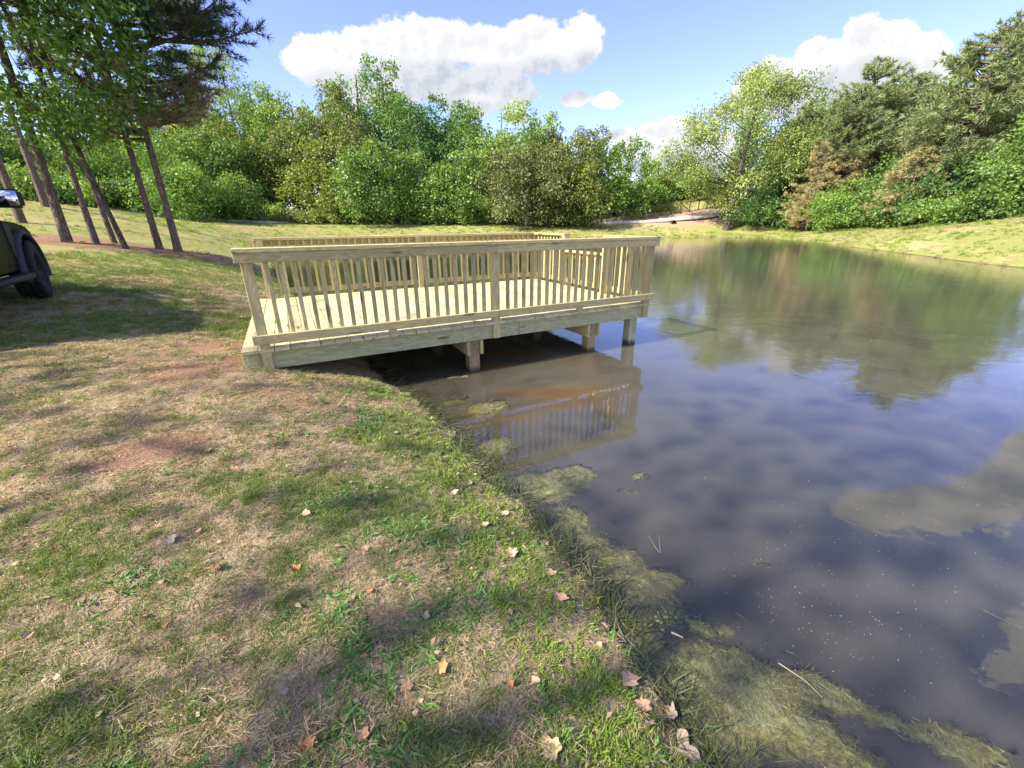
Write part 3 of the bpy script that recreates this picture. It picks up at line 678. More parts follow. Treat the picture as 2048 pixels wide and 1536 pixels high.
# shade trees standing left of and behind the viewer
def pq(p, q): return (p * .834 - q * .552, p * .552 + q * .834)
for i, (p, q, H, R, ncl, dn, lab) in enumerate([
    (-11, 1.4, 14, 3.0, 48, .26, 'shade tree left behind the viewer nearest the deck'), (-9.5, -3.2, 15, 3.6, 60, .85, 'shade tree behind the viewer on the pond bank'),
    (-12, -8.2, 16, 4.2, 60, .85, 'shade tree farthest behind the viewer'), (-14.3, 5.6, 12.2, 2.8, 44, .30, 'lower shade tree behind the vehicle'), (-14.0, 8.6, 12.0, 2.4, 36, .34, 'second lower shade tree behind the vehicle'),
    (-15.5, 10.6, 11.5, 3.2, 44, 1.3, 'shade tree left of the vehicle'), (-18, -2, 15, 3.6, 40, .24, 'shade tree in the second row behind the viewer')]):
    x, y = pq(p, q)
    tree(0, 0, 1, 1, 'sweet', 'round', lab, name='sweetgum_tree', H=H, R=R, cb=.3, ls=.19, ncl=ncl, clump=.62, dens=dn * .16, tr=.13, xy=(x, y), seed=60 + i, limb=.35)

# ------------------------------------------------------------------ timber deck
def wood_mat(name, a, b, knot=(.13, .10, .05), rough=.75, grainf=1.0, stain=False):
    m, t, out = material(name)
    oi = t.add('ShaderNodeObjectInfo').outputs['Random']
    p = t.add('ShaderNodeTexCoord').outputs['Object']
    off = t.add('ShaderNodeCombineXYZ', {0: t.math('MULTIPLY', oi, 37.0), 1: t.math('MULTIPLY', oi, 11.0), 2: t.math('MULTIPLY', oi, 5.0)}).outputs[0]
    q = t.vm('ADD', p, off)
    wv = t.noise(t.scale(q, (1.3, 9, 9)), 1.0, 3, .5)
    rings = t.math('FRACT', t.math('MULTIPLY', wv, 13.0 * grainf)); rings = t.math('ABSOLUTE', t.math('SUBTRACT', rings, .5))
    fine = t.noise(t.scale(q, (4, 160, 160)), 1.0, 4, .65)
    blot = t.noise(t.scale(q, (1.2, 5, 5)), 1.0, 3, .6)
    c = t.mix(t.ss(rings, .12, .5), a, b)
    c = t.mix(t.math('MULTIPLY', t.ss(fine, .35, .65), .45), c, b)
    c = t.mix(t.math('MULTIPLY', t.ss(blot, .52, .75), .35), c, tuple(x * .62 for x in a))
    kv = t.add('ShaderNodeTexVoronoi', {'Vector': t.scale(q, (1.6, 7.5, 7.5)), 'Scale': 1.0}).outputs['Distance']
    c = t.mix(t.math('MULTIPLY', t.ss(kv, .17, .07), .85), c, knot)
    c = t.mix(1.0, c, t.mix(oi, (.74, .74, .70), (1.12, 1.10, 1.02)), 'MULTIPLY')
    wp = t.add('ShaderNodeNewGeometry').outputs['Position']; wzz = t.add('ShaderNodeSeparateXYZ', {0: wp}).outputs[2]
    if stain: c = t.mix(t.math('MULTIPLY', t.ss(t.math('ADD', wzz, t.math('MULTIPLY', fine, .03)), ZW + .10, ZW + .03), .8), c, (.05, .04, .022))
    blt = t.noise(wp, 7, 5, .65); c = t.mix(t.math('MULTIPLY', t.ss(blt, .55, .75), .22), c, (.30, .27, .19))
    pbsdf(t, out, c, rough, t.math('ADD', t.math('MULTIPLY', rings, .5), fine), .35, .0016, .25); return m
M['deckwood'] = wood_mat('treated_pine_decking', (.50, .44, .235), (.66, .585, .34))
M['rail'] = wood_mat('treated_pine_rails', (.40, .345, .175), (.58, .495, .265))
M['fascia'] = wood_mat('treated_pine_fascia', (.32, .33, .19), (.49, .485, .29))
M['pile'] = wood_mat('treated_pine_piles', (.24, .17, .09), (.46, .36, .20), grainf=1.6, stain=True)
M['corner_pile'] = wood_mat('treated_pine_corner_piles', (.29, .31, .20), (.45, .456, .31), stain=True)
_box = {}
def plank_mesh(l, w_, h, mat):
    key = (round(l, 3), round(w_, 3), round(h, 3), mat)
    if key in _box: return _box[key]
    bm = bmesh.new(); bmesh.ops.create_cube(bm, size=1)
    for v in bm.verts: v.co = Vector((v.co.x * l, v.co.y * w_, v.co.z * h))
    bmesh.ops.bevel(bm, geom=bm.edges[:], offset=min(.0035, h * .2), segments=1, affect='EDGES')
    me = bpy.data.meshes.new('timber'); bm.to_mesh(me); bm.free(); me.materials.append(M[mat]); _box[key] = me; return me
PHI = .4777; AX, AY, ZD = -2.4753, 3.9224, -1.1522
L_, W_, H_ = 5.13, 3.40, .95
deck = empty('fishing_deck', (AX, AY, ZD), PHI, 'new timber fishing deck on piles with baluster railings, reaching from the bank over the pond', 'deck')
def piece(name, l, w_, h, loc, axis='x', mat='rail', tilt=(0, 0, 0)):
    """timber whose long side lies along local axis x, y or z of the deck"""
    o = bpy.data.objects.new(name, plank_mesh(l, w_, h, mat)); COL.objects.link(o); o.parent = deck; o.location = loc
    r = {'x': (0, 0, 0), 'y': (0, 0, pi / 2), 'z': (0, -pi / 2, 0)}[axis]
    o.rotation_euler = (r[0] + tilt[0], r[1] + tilt[1], r[2] + tilt[2]); return o
r = np.random.default_rng(4)
pitch_b = .1435; nbd = 37; s0 = -.165
for i in range(nbd):
    piece('deck_board', W_ + .005 + r.uniform(0, .012), .1385, .036, (s0 + pitch_b * (i + .5), W_ / 2 + r.uniform(-.004, .004), -.018 + r.uniform(-.0012, .0012)), 'y', 'deckwood', (0, 0, r.normal() * .0009))
S1 = s0 + pitch_b * nbd
# fascia and frame
for t0, nm in ((.045 + .019, 'fascia'), (W_ - .045 - .019, 'fascia')):
    a = piece(nm, 3.05, .038, .184, (-.13 + 1.525, t0, -.036 - .094), 'x', 'fascia'); b = piece(nm, S1 - 2.925 - .03, .038, .184, (2.925 + (S1 - 2.925 - .03) / 2, t0, -.036 - .094), 'x', 'fascia')
for s_ in (-.13 - .02, S1 - .045): piece('end_joist', W_ - .10, .038, .184, (s_, W_ / 2, -.036 - .094), 'y', 'fascia')
for i in range(1, 13): piece('joist', W_ - .18, .038, .184, (-.13 + i * .405, W_ / 2, -.036 - .094), 'y', 'fascia')
for s_ in (2.30, 4.16):
    for ds in (-.09, .09): piece('beam', W_ - .10, .038, .184, (s_ + ds, W_ / 2, -.036 - .188 - .094), 'y', 'rail')
def pile(s_, t_, mat='pile', top=-.222):
    zb = ZW - ZD - 1.2; piece('pile', top - zb, .14, .14, (s_, t_, (top + zb) / 2), 'z', mat)
for s_ in (2.30, 4.16):
    for t_ in (.16, W_ / 2, W_ - .16): pile(s_, t_)
for t_ in (.17, W_ - .17): pile(4.96, t_, 'corner_pile', -.225)
pile(.35, .6); pile(.35, W_ - .6)
# posts
def post(s_, t_, zb, h=H_ - .038):
    piece('post', h - zb, .089, .089, (s_, t_, (h + zb) / 2), 'z', 'rail')
tf0, tb0 = .0445, W_ - .0445
for s_ in (.045, 2.585, 5.09):
    post(s_, tf0, -.245 if s_ < 1 else -.215); post(s_, tb0, -.30 if s_ < 1 else -.215)
SR = 5.09
post(SR, 2.24, -.215); post(SR, 1.03, -.215)
def run(axis, a, b, c_in, c_out, c_bal, h=H_, joint=None, cap=True, capc=None):
    """one stretch of railing: rail cap, top rail, bottom rail"""
    segs = [(a, b)] if joint is None else [(a, joint), (joint + .001, b)]
    for (p0, p1) in segs:
        l = p1 - p0; mid_ = (p0 + p1) / 2
        f = (lambda c, z: (mid_, c, z)) if axis == 'x' else (lambda c, z: (c, mid_, z))
        piece('rail_cap', l, .140, .038, f(capc, h - .019), axis, 'rail')
        piece('top_rail', l, .038, .089, f(c_out, h - .038 - .0455), axis, 'rail')
        piece('bottom_rail', l, .038, .089, f(c_out, .055 + .0445), axis, 'rail')
def balusters(axis, a, b, n, c, h=H_):
    for i in range(1, n + 1):
        q = a + (b - a) * i / (n + 1) + r.uniform(-.003, .003); l = h - .040 - .060
        piece('baluster', l, .038, .038, (q, c, .060 + l / 2) if axis == 'x' else (c, q, .060 + l / 2), 'z', 'rail', (r.normal() * .003, r.normal() * .003, 0))
run('x', -.04, L_ + .045, None, -.020, None, joint=2.585, capc=.018)
run('x', -.04, L_ + .045, None, W_ + .020, None, joint=2.585, capc=W_ - .018)
for a, b in ((.09, 2.54), (2.63, 5.045)):
    balusters('x', a, b, 20, .021); balusters('x', a, b, 20, W_ - .021)
for a, b, n, h in ((.09, .985, 7, H_), (1.075, 2.195, 9, .66), (2.285, W_ - .09, 8, H_)):
    f0, f1 = (a - .04 if a > .5 else .09, b + .04 if b < 3 else W_ - .09)
    if h < H_: f0, f1 = a + .001, b - .001
    else: f0, f1 = (.095, 1.075) if a < .5 else (2.195, W_ - .095)
    run('y', f0, f1, None, L_ + .020, None, h=h, capc=L_ - .018)
    balusters('y', a, b, n, L_ - .025, h=h)
for s_ in (1.30, 3.85):
    for c in (-.020, W_ + .020): piece('spacer_block', .09, .036, .052, (s_, c + (.030 if c < 0 else -.030), .027), 'x', 'rail')

# ------------------------------------------------------------------ drive along the wood, fence, culvert
def at_s(px, py, y): return np.array(at_y(px, py, y)[:2])
PP_ = np.array([at_s(-200, 392, 31), at_s(-20, 400, 33), at_s(180, 416, 36), at_s(300, 430, 40), at_s(450, 441, 47), at_s(700, 446, 54), at_s(1000, 449, 58), at_s(1250, 450, 61.5), at_s(1380, 446, 63), at_s(1450, 438, 65), at_s(1500, 431, 69), at_s(1560, 425, 76), at_s(1600, 420, 86)])
def smooth_line(P, k=10):
    out = []
    P = np.vstack([2 * P[0] - P[1], P, 2 * P[-1] - P[-2]])
    for i in range(1, len(P) - 2):
        p0, p1, p2, p3 = P[i - 1:i + 3]
        for t_ in np.arange(k) / k: out.append(.5 * ((2 * p1) + (-p0 + p2) * t_ + (2 * p0 - 5 * p1 + 4 * p2 - p3) * t_ ** 2 + (-p0 + 3 * p1 - 3 * p2 + p3) * t_ ** 3))
    return np.array(out)
PL = smooth_line(PP_, 14); TG = np.gradient(PL, axis=0); TG /= np.linalg.norm(TG, axis=1)[:, None]; NM = np.c_[-TG[:, 1], TG[:, 0]]
wd = 1.4 + .2 * np.clip((PL[:, 0] - 10) / 15, 0, 1)
offs = np.linspace(-1, 1, 7); PV = (PL[:, None, :] + NM[:, None, :] * (offs[None, :, None] * wd[:, None, None])).reshape(-1, 2)
zc = terr(PL[:, 0], PL[:, 1]); zc = np.convolve(np.pad(zc, 4, 'edge'), np.ones(9) / 9, 'valid')
pz = np.maximum(np.repeat(zc, 7), terr(PV[:, 0], PV[:, 1])) + .06; pz = pz.reshape(-1, 7); pz = (pz + np.array([-.3, 0, .01, .02, .01, 0, -.3])).ravel()
offs2 = np.array([-1.0, -.99, -.5, 0, .5, .99, 1.0]); PV = (PL[:, None, :] + NM[:, None, :] * (offs2[None, :, None] * wd[:, None, None])).reshape(-1, 2)
i_, j_ = np.meshgrid(np.arange(len(PL) - 1), np.arange(6), indexing='ij'); b_ = (i_ * 7 + j_).ravel()
m_path, t, out = material('pale_concrete'); pos = t.add('ShaderNodeNewGeometry').outputs['Position']
c = t.mix(t.noise(pos, 1.5, 5, .65), (.36, .33, .29), (.52, .48, .43)); pbsdf(t, out, c, .9)
tag(mk('drive', np.c_[PV, pz], np.stack([b_, b_ + 1, b_ + 8, b_ + 7], 1)[:, ::-1], m_path), kind='structure')
m_post, t, out = material('weathered_fence_wood'); p = t.add('ShaderNodeTexCoord').outputs['Object']
pbsdf(t, out, t.mix(t.noise(t.scale(p, (8, 8, 2)), 2, 4, .6), (.13, .09, .06), (.28, .20, .14)), .9)
def bar(a, b, w_, h_):
    a = np.array(a, float); b = np.array(b, float); T = (b - a) / np.linalg.norm(b - a); up = np.array([0, 0, 1.0]) if abs(T[2]) < .9 else np.array([0, 1.0, 0])
    S = np.cross(T, up); S /= np.linalg.norm(S); U_ = np.cross(S, T)
    V = [p + S * sx * w_ / 2 + U_ * sz * h_ / 2 for p in (a, b) for sx, sz in ((-1, -1), (1, -1), (1, 1), (-1, 1))]
    return np.array(V), np.array([(0, 1, 2, 3), (7, 6, 5, 4), (0, 4, 5, 1), (1, 5, 6, 2), (2, 6, 7, 3), (3, 7, 4, 0)])
FP = smooth_line(np.array([at_s(1205, 449, 63.5), at_s(1290, 446, 64.5), at_s(1390, 440, 66.5), at_s(1458, 433, 69.5), at_s(1520, 428, 76)]), 5)
seg = np.r_[0, np.cumsum(np.linalg.norm(np.diff(FP, axis=0), axis=1))]; fs = np.arange(0, seg[-1], 1.55)
fx_ = np.interp(fs, seg, FP[:, 0]); fy_ = np.interp(fs, seg, FP[:, 1]); fz_ = terr(fx_, fy_)
fence = empty('post_fence', (fx_[0], fy_[0], fz_[0]), 0, 'old timber fence with leaning braces and vines along its top, beyond the drive', 'fence')
o_ = np.array([fx_[0], fy_[0], fz_[0]]); hp = np.linspace(1.0, 2.1, len(fs))
for i in range(len(fs)):
    b0 = np.array([fx_[i], fy_[i], fz_[i]]) - o_; mk('fence_post', *bar(b0 - (0, 0, .2), b0 + (0, 0, hp[i]), .13, .13), m_post, fence)
    if i + 1 < len(fs):
        b1 = np.array([fx_[i + 1], fy_[i + 1], fz_[i + 1]]) - o_
        mk('top_rail', *bar(b0 + (0, -.08, hp[i] - .06), b1 + (0, -.08, hp[i + 1] - .06), .05, .12), m_post, fence)
        if i % 5 in (2, 3):
            a_, c_ = (b0 + (0, .08, .1), b1 + (0, .08, hp[i + 1] - .15)) if i % 5 == 2 else (b0 + (0, .08, hp[i] - .15), b1 + (0, .08, .1))
            mk('brace', *bar(a_, c_, .05, .10), m_post, fence)
r = np.random.default_rng(15); n_ = 5200; q = r.random(n_) ** .75 * (len(fs) - 1.01); i0 = q.astype(int); f_ = q - i0
bx = fx_[i0] * (1 - f_) + fx_[i0 + 1] * f_; by = fy_[i0] * (1 - f_) + fy_[i0 + 1] * f_; hz_ = hp[i0] * (1 - f_) + hp[i0 + 1] * f_
dz = -np.abs(r.normal(size=n_)) * .35 * (vnoise(bx, by, .7, 3) > .35) * 1.6 + .12 + r.normal(size=n_) * .08
P = np.c_[bx + r.normal(size=n_) * .10, by + r.normal(size=n_) * .16, terr(bx, by) + np.maximum(hz_ + dz, .05)]
V, Fc = leaves(P, rdir(n_, r), rdir(n_, r) + (0, 0, .6), .15, .12)
tag(mk('climbing_vine', V, Fc, M['yellow'], tint=r.random(n_)), 'yellow-green vine trailing over the timber fence by the drive', 'vine', kind='stuff')
q = at_y(1352, 454, 60.0); cx_, cy_, cz_ = q[0], q[1], tz(q[0], q[1]) + .20
th = np.linspace(0, 2 * pi, 25)[:-1]
m_pipe, t, out = material('rusty_pipe'); pbsdf(t, out, (.05, .035, .03), .8)
culv = empty('culvert_pipe', (cx_, cy_, cz_), 0, 'dark drain pipe end sticking out of the clay bank below the drive', 'pipe')
ri = [(.30, -.15), (.30, 1.6), (.25, 1.6), (.25, -.15)]
V = np.array([(a * cos(x), b, a * sin(x)) for a, b in ri for x in th]); Fq = []
for k in range(4):
    for j in range(24): Fq.append((k * 24 + j, k * 24 + (j + 1) % 24, ((k + 1) % 4) * 24 + (j + 1) % 24, ((k + 1) % 4) * 24 + j))
mk('pipe_wall', V, Fq, m_pipe, culv, smooth=True)

# ------------------------------------------------------------------ dark green off-road vehicle at the left edge
def simple(name, col, rough=.5, spec=.5, metal=0.0, **ex):
    m, t, out = material(name); pbsdf(t, out, col, rough, spec=spec, metal=metal, extra=ex or None); return m
m_paint, t, out = material('dark_green_paint'); p_ = t.add('ShaderNodeTexCoord').outputs['Object']
pbsdf(t, out, t.mix(t.ss(t.noise(p_, 3, 5, .6), .4, .8), (.003, .007, .005), (.006, .011, .008)), .45, spec=.12, extra={'Coat Weight': .0, 'Coat Roughness': .15})
m_blackp = simple('black_plastic', (.012, .012, .013), .55); m_glass = simple('dark_glass', (.012, .014, .015), .06, .8)
m_tyre, t, out = material('tyre_rubber'); p_ = t.add('ShaderNodeTexCoord').outputs['Object']
pbsdf(t, out, t.mix(t.noise(p_, 18, 4, .6), (.010, .010, .010), (.030, .028, .026)), .85, t.noise(p_, 60, 2, .5), .3, .003)
m_rim = simple('dark_alloy', (.02, .021, .023), .4, .5, .6); m_mir = simple('mirror_glass', (.75, .78, .8), .03, .5, 1.0)
m_lamp = simple('lamp_lens', (.45, .44, .42), .1, .8)
HD = radians(125); cw = np.array([-7.95, 7.05]); rt = np.array([sin(HD), -cos(HD)]); og = cw - rt * .80
zcar = tz(*cw) + .01
car = empty('off_road_vehicle', (og[0], og[1], zcar), HD, 'dark green off-road vehicle with black trim and chunky tyres, cut by the left edge', 'car')
WR = .455
def prism(name, prof_, y0, y1, mat, bev=.03, seg_=2, taper=None):
    bm = bmesh.new(); vs = [bm.verts.new((x, y0, z)) for x, z in prof_]; f = bm.faces.new(vs)
    ex = bmesh.ops.extrude_face_region(bm, geom=[f]); 
    for v in ex['geom']:
        if isinstance(v, bmesh.types.BMVert): v.co.y = y1
    if taper:
        for v in bm.verts: v.co.y *= taper(v.co.x, v.co.z)
    bmesh.ops.recalc_face_normals(bm, faces=bm.faces[:])
    if bev:
        es = [e for e in bm.edges if len(e.link_faces) == 2 and e.calc_face_angle(0) > .45]
        bmesh.ops.bevel(bm, geom=es, offset=bev, segments=seg_, affect='EDGES', clamp_overlap=True)
    bmesh.ops.triangulate(bm, faces=[f for f in bm.faces if len(f.verts) > 8])
    return from_bm(name, bm, mat, car)
def arch(cx, rr, a0=180, a1=0, n=12): return [(cx + rr * cos(radians(a)), WR + .02 + rr * sin(radians(a))) for a in np.linspace(a0, a1, n)]
WB = 2.75
body_prof = [(.92, .52), (.98, .62), (.97, .86), (.88, 1.03), (.62, 1.12), (.1, 1.18), (-.62, 1.22), (-.72, 1.24), (-3.45, 1.24), (-3.55, 1.1), (-3.58, .55), (-3.3, .52)] + arch(-WB, .55, 180, 0) + [(-2.15, .50), (-.60, .50)] + arch(0, .55, 180, 0) + [(.62, .52)]
body_prof = [(x, z) for x, z in body_prof if z > .40]
prism('body', body_prof[::-1], -.86, .86, m_paint, .045, 3, lambda x, z: 1 - .10 * max(0, (x - .2)) ** 1.5 - .05 * max(0, z - .9))
prism('cabin', [(-.66, 1.22), (-1.22, 1.80), (-1.5, 1.85), (-3.3, 1.84), (-3.5, 1.22)], -.80, .80, m_paint, .05, 3, lambda x, z: 1 - .22 * max(0, z - 1.24))
for sg in (-1, 1):
    def side_panel(name, P4, mat, off=.012, th_=.02):
        V = []
        for dy in (off, off + th_):
            for x, z in P4: V.append((x, sg * ((.80 * (1 - .22 * max(0, z - 1.24)) if z > 1.23 else .855) + dy), z))
        n = len(P4); Fs_ = [tuple(range(n)), tuple(range(n, 2 * n))[::-1]] + [(i, (i + 1) % n, n + (i + 1) % n, n + i) for i in range(n)]
        me = bpy.data.meshes.new(name); me.from_pydata(V, [], Fs_); me.materials.append(mat); o = bpy.data.objects.new(name, me); COL.objects.link(o); o.parent = car; return o
    side_panel('side_window', [(-.90, 1.30), (-1.28, 1.72), (-1.95, 1.76), (-1.95, 1.30)], m_glass)
    side_panel('side_window', [(-2.03, 1.30), (-2.03, 1.76), (-3.2, 1.76), (-3.3, 1.30)], m_glass)
    dr = side_panel('door', [(-.66, .60), (-.72, 1.20), (-1.98, 1.20), (-1.98, .60)], m_paint, .004, .018)
    hn = mk('door_handle', *bar((-1.86, sg * .895, 1.08), (-1.68, sg * .895, 1.08), .03, .035), m_blackp, dr)
    side_panel('door', [(-2.02, .60), (-2.02, 1.20), (-2.9, 1.20), (-2.72, .98), (-2.3, .80), (-2.2, .60)], m_paint, .004, .018)
    side_panel('cowl_trim', [(-.60, .70), (-.40, .98), (-.42, 1.17), (-.64, 1.20), (-.66, .70)], m_blackp, .006, .03)
    mk('side_step', *bar((-.62, sg * .93, .42), (-2.15, sg * .93, .42), .16, .07), m_blackp, car)
    for cx_ in (0, -WB):
        aa = np.radians(np.linspace(196, -16, 22)); P = np.array([(cx_ + .60 * cos(a), sg * .90, WR + .02 + .585 * sin(a)) for a in aa])
        V = []
        for (rr, y_) in ((.535, .80), (.535, .93), (.56, .945), (.60, .90), (.605, .80)):
            for a in aa: V.append((cx_ + rr * cos(a) * 1.0, sg * y_, WR + .02 + rr * sin(a)))
        Fq = [(k * 22 + j, k * 22 + j + 1, ((k + 1) % 5) * 22 + j + 1, ((k + 1) % 5) * 22 + j) for k in range(5) for j in range(21)]
        mk('fender_flare', V, Fq, m_blackp, car)
    # mirror
    bm = bmesh.new(); bmesh.ops.create_cube(bm, size=1)
    for v in bm.verts: v.co = Vector((v.co.x * .12 - .86, v.co.y * .30 + sg * 1.10, v.co.z * .25 + 1.50))
    bmesh.ops.bevel(bm, geom=bm.edges[:], offset=.035, segments=3, affect='EDGES')
    mr = from_bm('side_mirror', bm, m_blackp, car)
    mk('mirror_glass', *bar((-.925, sg * .985, 1.50), (-.925, sg * 1.215, 1.50), .008, .20), m_mir, mr)
    mk('mirror_arm', *bar((-.84, sg * .80, 1.34), (-.84, sg * 1.0, 1.44), .06, .05), m_blackp, mr)
    mk('headlight', *bar((.90, sg * .52, .88), (.965, sg * .52, .88), .26, .18), m_lamp, car)
prism('windscreen', [(-.70, 1.25), (-.68, 1.25), (-1.16, 1.755), (-1.19, 1.755)], -.70, .70, m_glass, 0, 1, lambda x, z: 1 - .22 * max(0, z - 1.24)).location.x = .035
mk('front_bumper', *bar((1.02, -.80, .60), (1.02, .80, .60), .20, .22), m_blackp, car)
mk('rear_bumper', *bar((-3.66, -.80, .58), (-3.66, .80, .58), .16, .2), m_blackp, car)
mk('underbody', *bar((.7, 0, .50), (-3.3, 0, .50), 1.2, .2), m_blackp, car)
def wheel(x, y, steer=0):
    e = bpy.data.objects.new('wheel', None); COL.objects.link(e); e.parent = car; e.location = (x, y, WR); e.rotation_euler = (0, 0, steer)
    pr = [(.245, -.14), (.30, -.16), (.41, -.155), (.44, -.135), (.44, .135), (.41, .155), (.30, .16), (.245, .14)]
    def lathe(pr, n=40, close=True):
        V = np.array([(a * cos(x_), b, a * sin(x_)) for a, b in pr for x_ in np.linspace(0, 2 * pi, n, endpoint=False)]); m_ = len(pr)
        Fq = [(k * n + j, k * n + (j + 1) % n, ((k + 1) % m_) * n + (j + 1) % n, ((k + 1) % m_) * n + j) for k in range(m_ if close else m_ - 1) for j in range(n)]
        return V, Fq
    V, Fq = lathe(pr); mk('tyre', V, Fq, m_tyre, e, smooth=True)
    tr_ = []
    for k in range(34):
        for j, yy_ in enumerate((-.125, -.055, .02, .095)):
            a = (k + .5 * (j % 2)) * 2 * pi / 34; c0 = np.array([cos(a), 0, sin(a)]); tt = np.array([-sin(a), 0, cos(a)])
            A_ = c0 * .439 + tt * -.026 + np.array([0, yy_ + .0, 0]); B_ = c0 * .439 + tt * .026 + np.array([0, yy_ + .012, 0])
            V_ = []
            for p in (A_, B_):
                for sy, sr in ((-.027, 0), (.027, 0), (.027, .017), (-.027, .017)): V_.append(p + c0 * sr + np.array([0, sy, 0]))
            tr_.append((np.array(V_), np.array([(0, 1, 2, 3), (7, 6, 5, 4), (0, 4, 5, 1), (1, 5, 6, 2), (2, 6, 7, 3), (3, 7, 4, 0)])))
    V, Fq = cat_(tr_); mk('tread', V, Fq, m_tyre, e)
    s_ = -1 if y < 0 else 1
    V, Fq = lathe([(.25, .13 * s_), (.235, .10 * s_), (.20, .06 * s_), (.07, .075 * s_), (.05, .09 * s_), (.001, .09 * s_)], close=False); 
    V, Fq = lathe([(.252, .128 * s_), (.238, .128 * s_), (.215, .03 * s_), (.215, -.02 * s_), (.001, -.02 * s_)], close=False); mk('rim', V, Fq, m_rim, e, smooth=True)
    sp = [bar((.04 * cos(a), .05 * s_, .04 * sin(a)), (.225 * cos(a), .095 * s_, .225 * sin(a)), .03, .055) for a in np.arange(8) * pi / 4]
    V, Fq = cat_(sp); mk('spokes', V, Fq, m_rim, e)
wheel(0, -.80, radians(4)); wheel(0, .80, radians(4)); wheel(-WB, -.80); wheel(-WB, .80)

# ------------------------------------------------------------------ turf: clumps scattered by geometry nodes
def blade_strip(B, T, L, w_, bend, r):
    """curved blades of three quads"""
    n = len(B); T = T / np.linalg.norm(T, axis=1)[:, None]
    S = np.cross(T, np.array([0, 0, 1.0]) + r.normal(size=(n, 3)) * .5); S /= np.linalg.norm(S, axis=1)[:, None] + 1e-9
    hz = T.copy(); hz[:, 2] = 0; V = []
    for k, (f, ww) in enumerate(((0, .8), (.4, 1.0), (.75, .7), (1, .12))):
        c = B + T * (L * f)[:, None] + hz * (bend * L * f * f)[:, None] - np.array([0, 0, 1]) * (bend * L * f * f * .6)[:, None]
        c[:, 2] = np.maximum(c[:, 2], .001)
        V += [c - S * (w_ * ww / 2)[:, None], c + S * (w_ * ww / 2)[:, None]]
    V = np.stack(V, 1).reshape(-1, 3); b = np.arange(n)[:, None] * 8
    Fc = np.concatenate([b + np.array([[2 * k, 2 * k + 1, 2 * k + 3, 2 * k + 2]]) for k in range(3)])
    return V, Fc, 3
M['straw'] = leaf_mat('dry_grass', (.27, .20, .12), (.64, .51, .32), .3, .02)
M['grass'] = leaf_mat('short_grass', (0.101, 0.162, 0.038), (0.275, 0.338, 0.094), .35, .02)
M['weed'] = leaf_mat('broad_weed', (0.081, 0.189, 0.034), (0.188, 0.362, 0.069), .35, .03)
M['lime'] = leaf_mat('lime_grass', (0.162, 0.243, 0.041), (0.350, 0.450, 0.088), .4, .02)
M['sedge'] = leaf_mat('sedge', (.05, .085, .025), (.14, .19, .06), .3, .03)
M['drown'] = leaf_mat('drowned_weed', (.045, .055, .025), (.16, .165, .08), .15, .02)
def template(kind, seed):
    r = np.random.default_rng(seed); parts = []; tn = []
    def add(n, rad, L0, L1, w0, w1, zt, bend, tl=(0, 1)):
        a = r.random(n) * 2 * pi; q = rad * np.sqrt(r.random(n)); B = np.c_[np.cos(a) * q, np.sin(a) * q, r.random(n) * .004]
        th = r.random(n) * 2 * pi; T = np.c_[np.cos(th), np.sin(th), zt[0] + (zt[1] - zt[0]) * r.random(n)]
        V, Fc, k = blade_strip(B, T, L0 + (L1 - L0) * r.random(n), w0 + (w1 - w0) * r.random(n), bend * r.random(n), r)
        parts.append((V, Fc)); t_ = tl[0] + (tl[1] - tl[0]) * r.random(n); tn.append(np.tile(t_, k))
    if kind == 'straw': add(38, .05, .014, .045, .0018, .0036, (.02, .45), .5)
    if kind == 'grass': add(20, .032, .025, .06, .002, .0035, (.5, 2.2), .5)
    if kind == 'weed': add(11, .024, .022, .05, .006, .011, (.3, 1.0), .7)
    if kind == 'lime': add(22, .03, .02, .05, .003, .006, (.5, 2.0), .5)
    if kind == 'sedge': add(9, .025, .10, .22, .002, .004, (1.5, 5), .35)
    if kind == 'drown': add(18, .05, .05, .12, .003, .008, (.02, .35), .6)
    V, Fc = cat_(parts)
    me = mk(kind + '_clump', V, Fc, M[kind], tint=np.concatenate(tn), data_only=True)
    return bpy.data.objects.new(kind + '_clump', me)
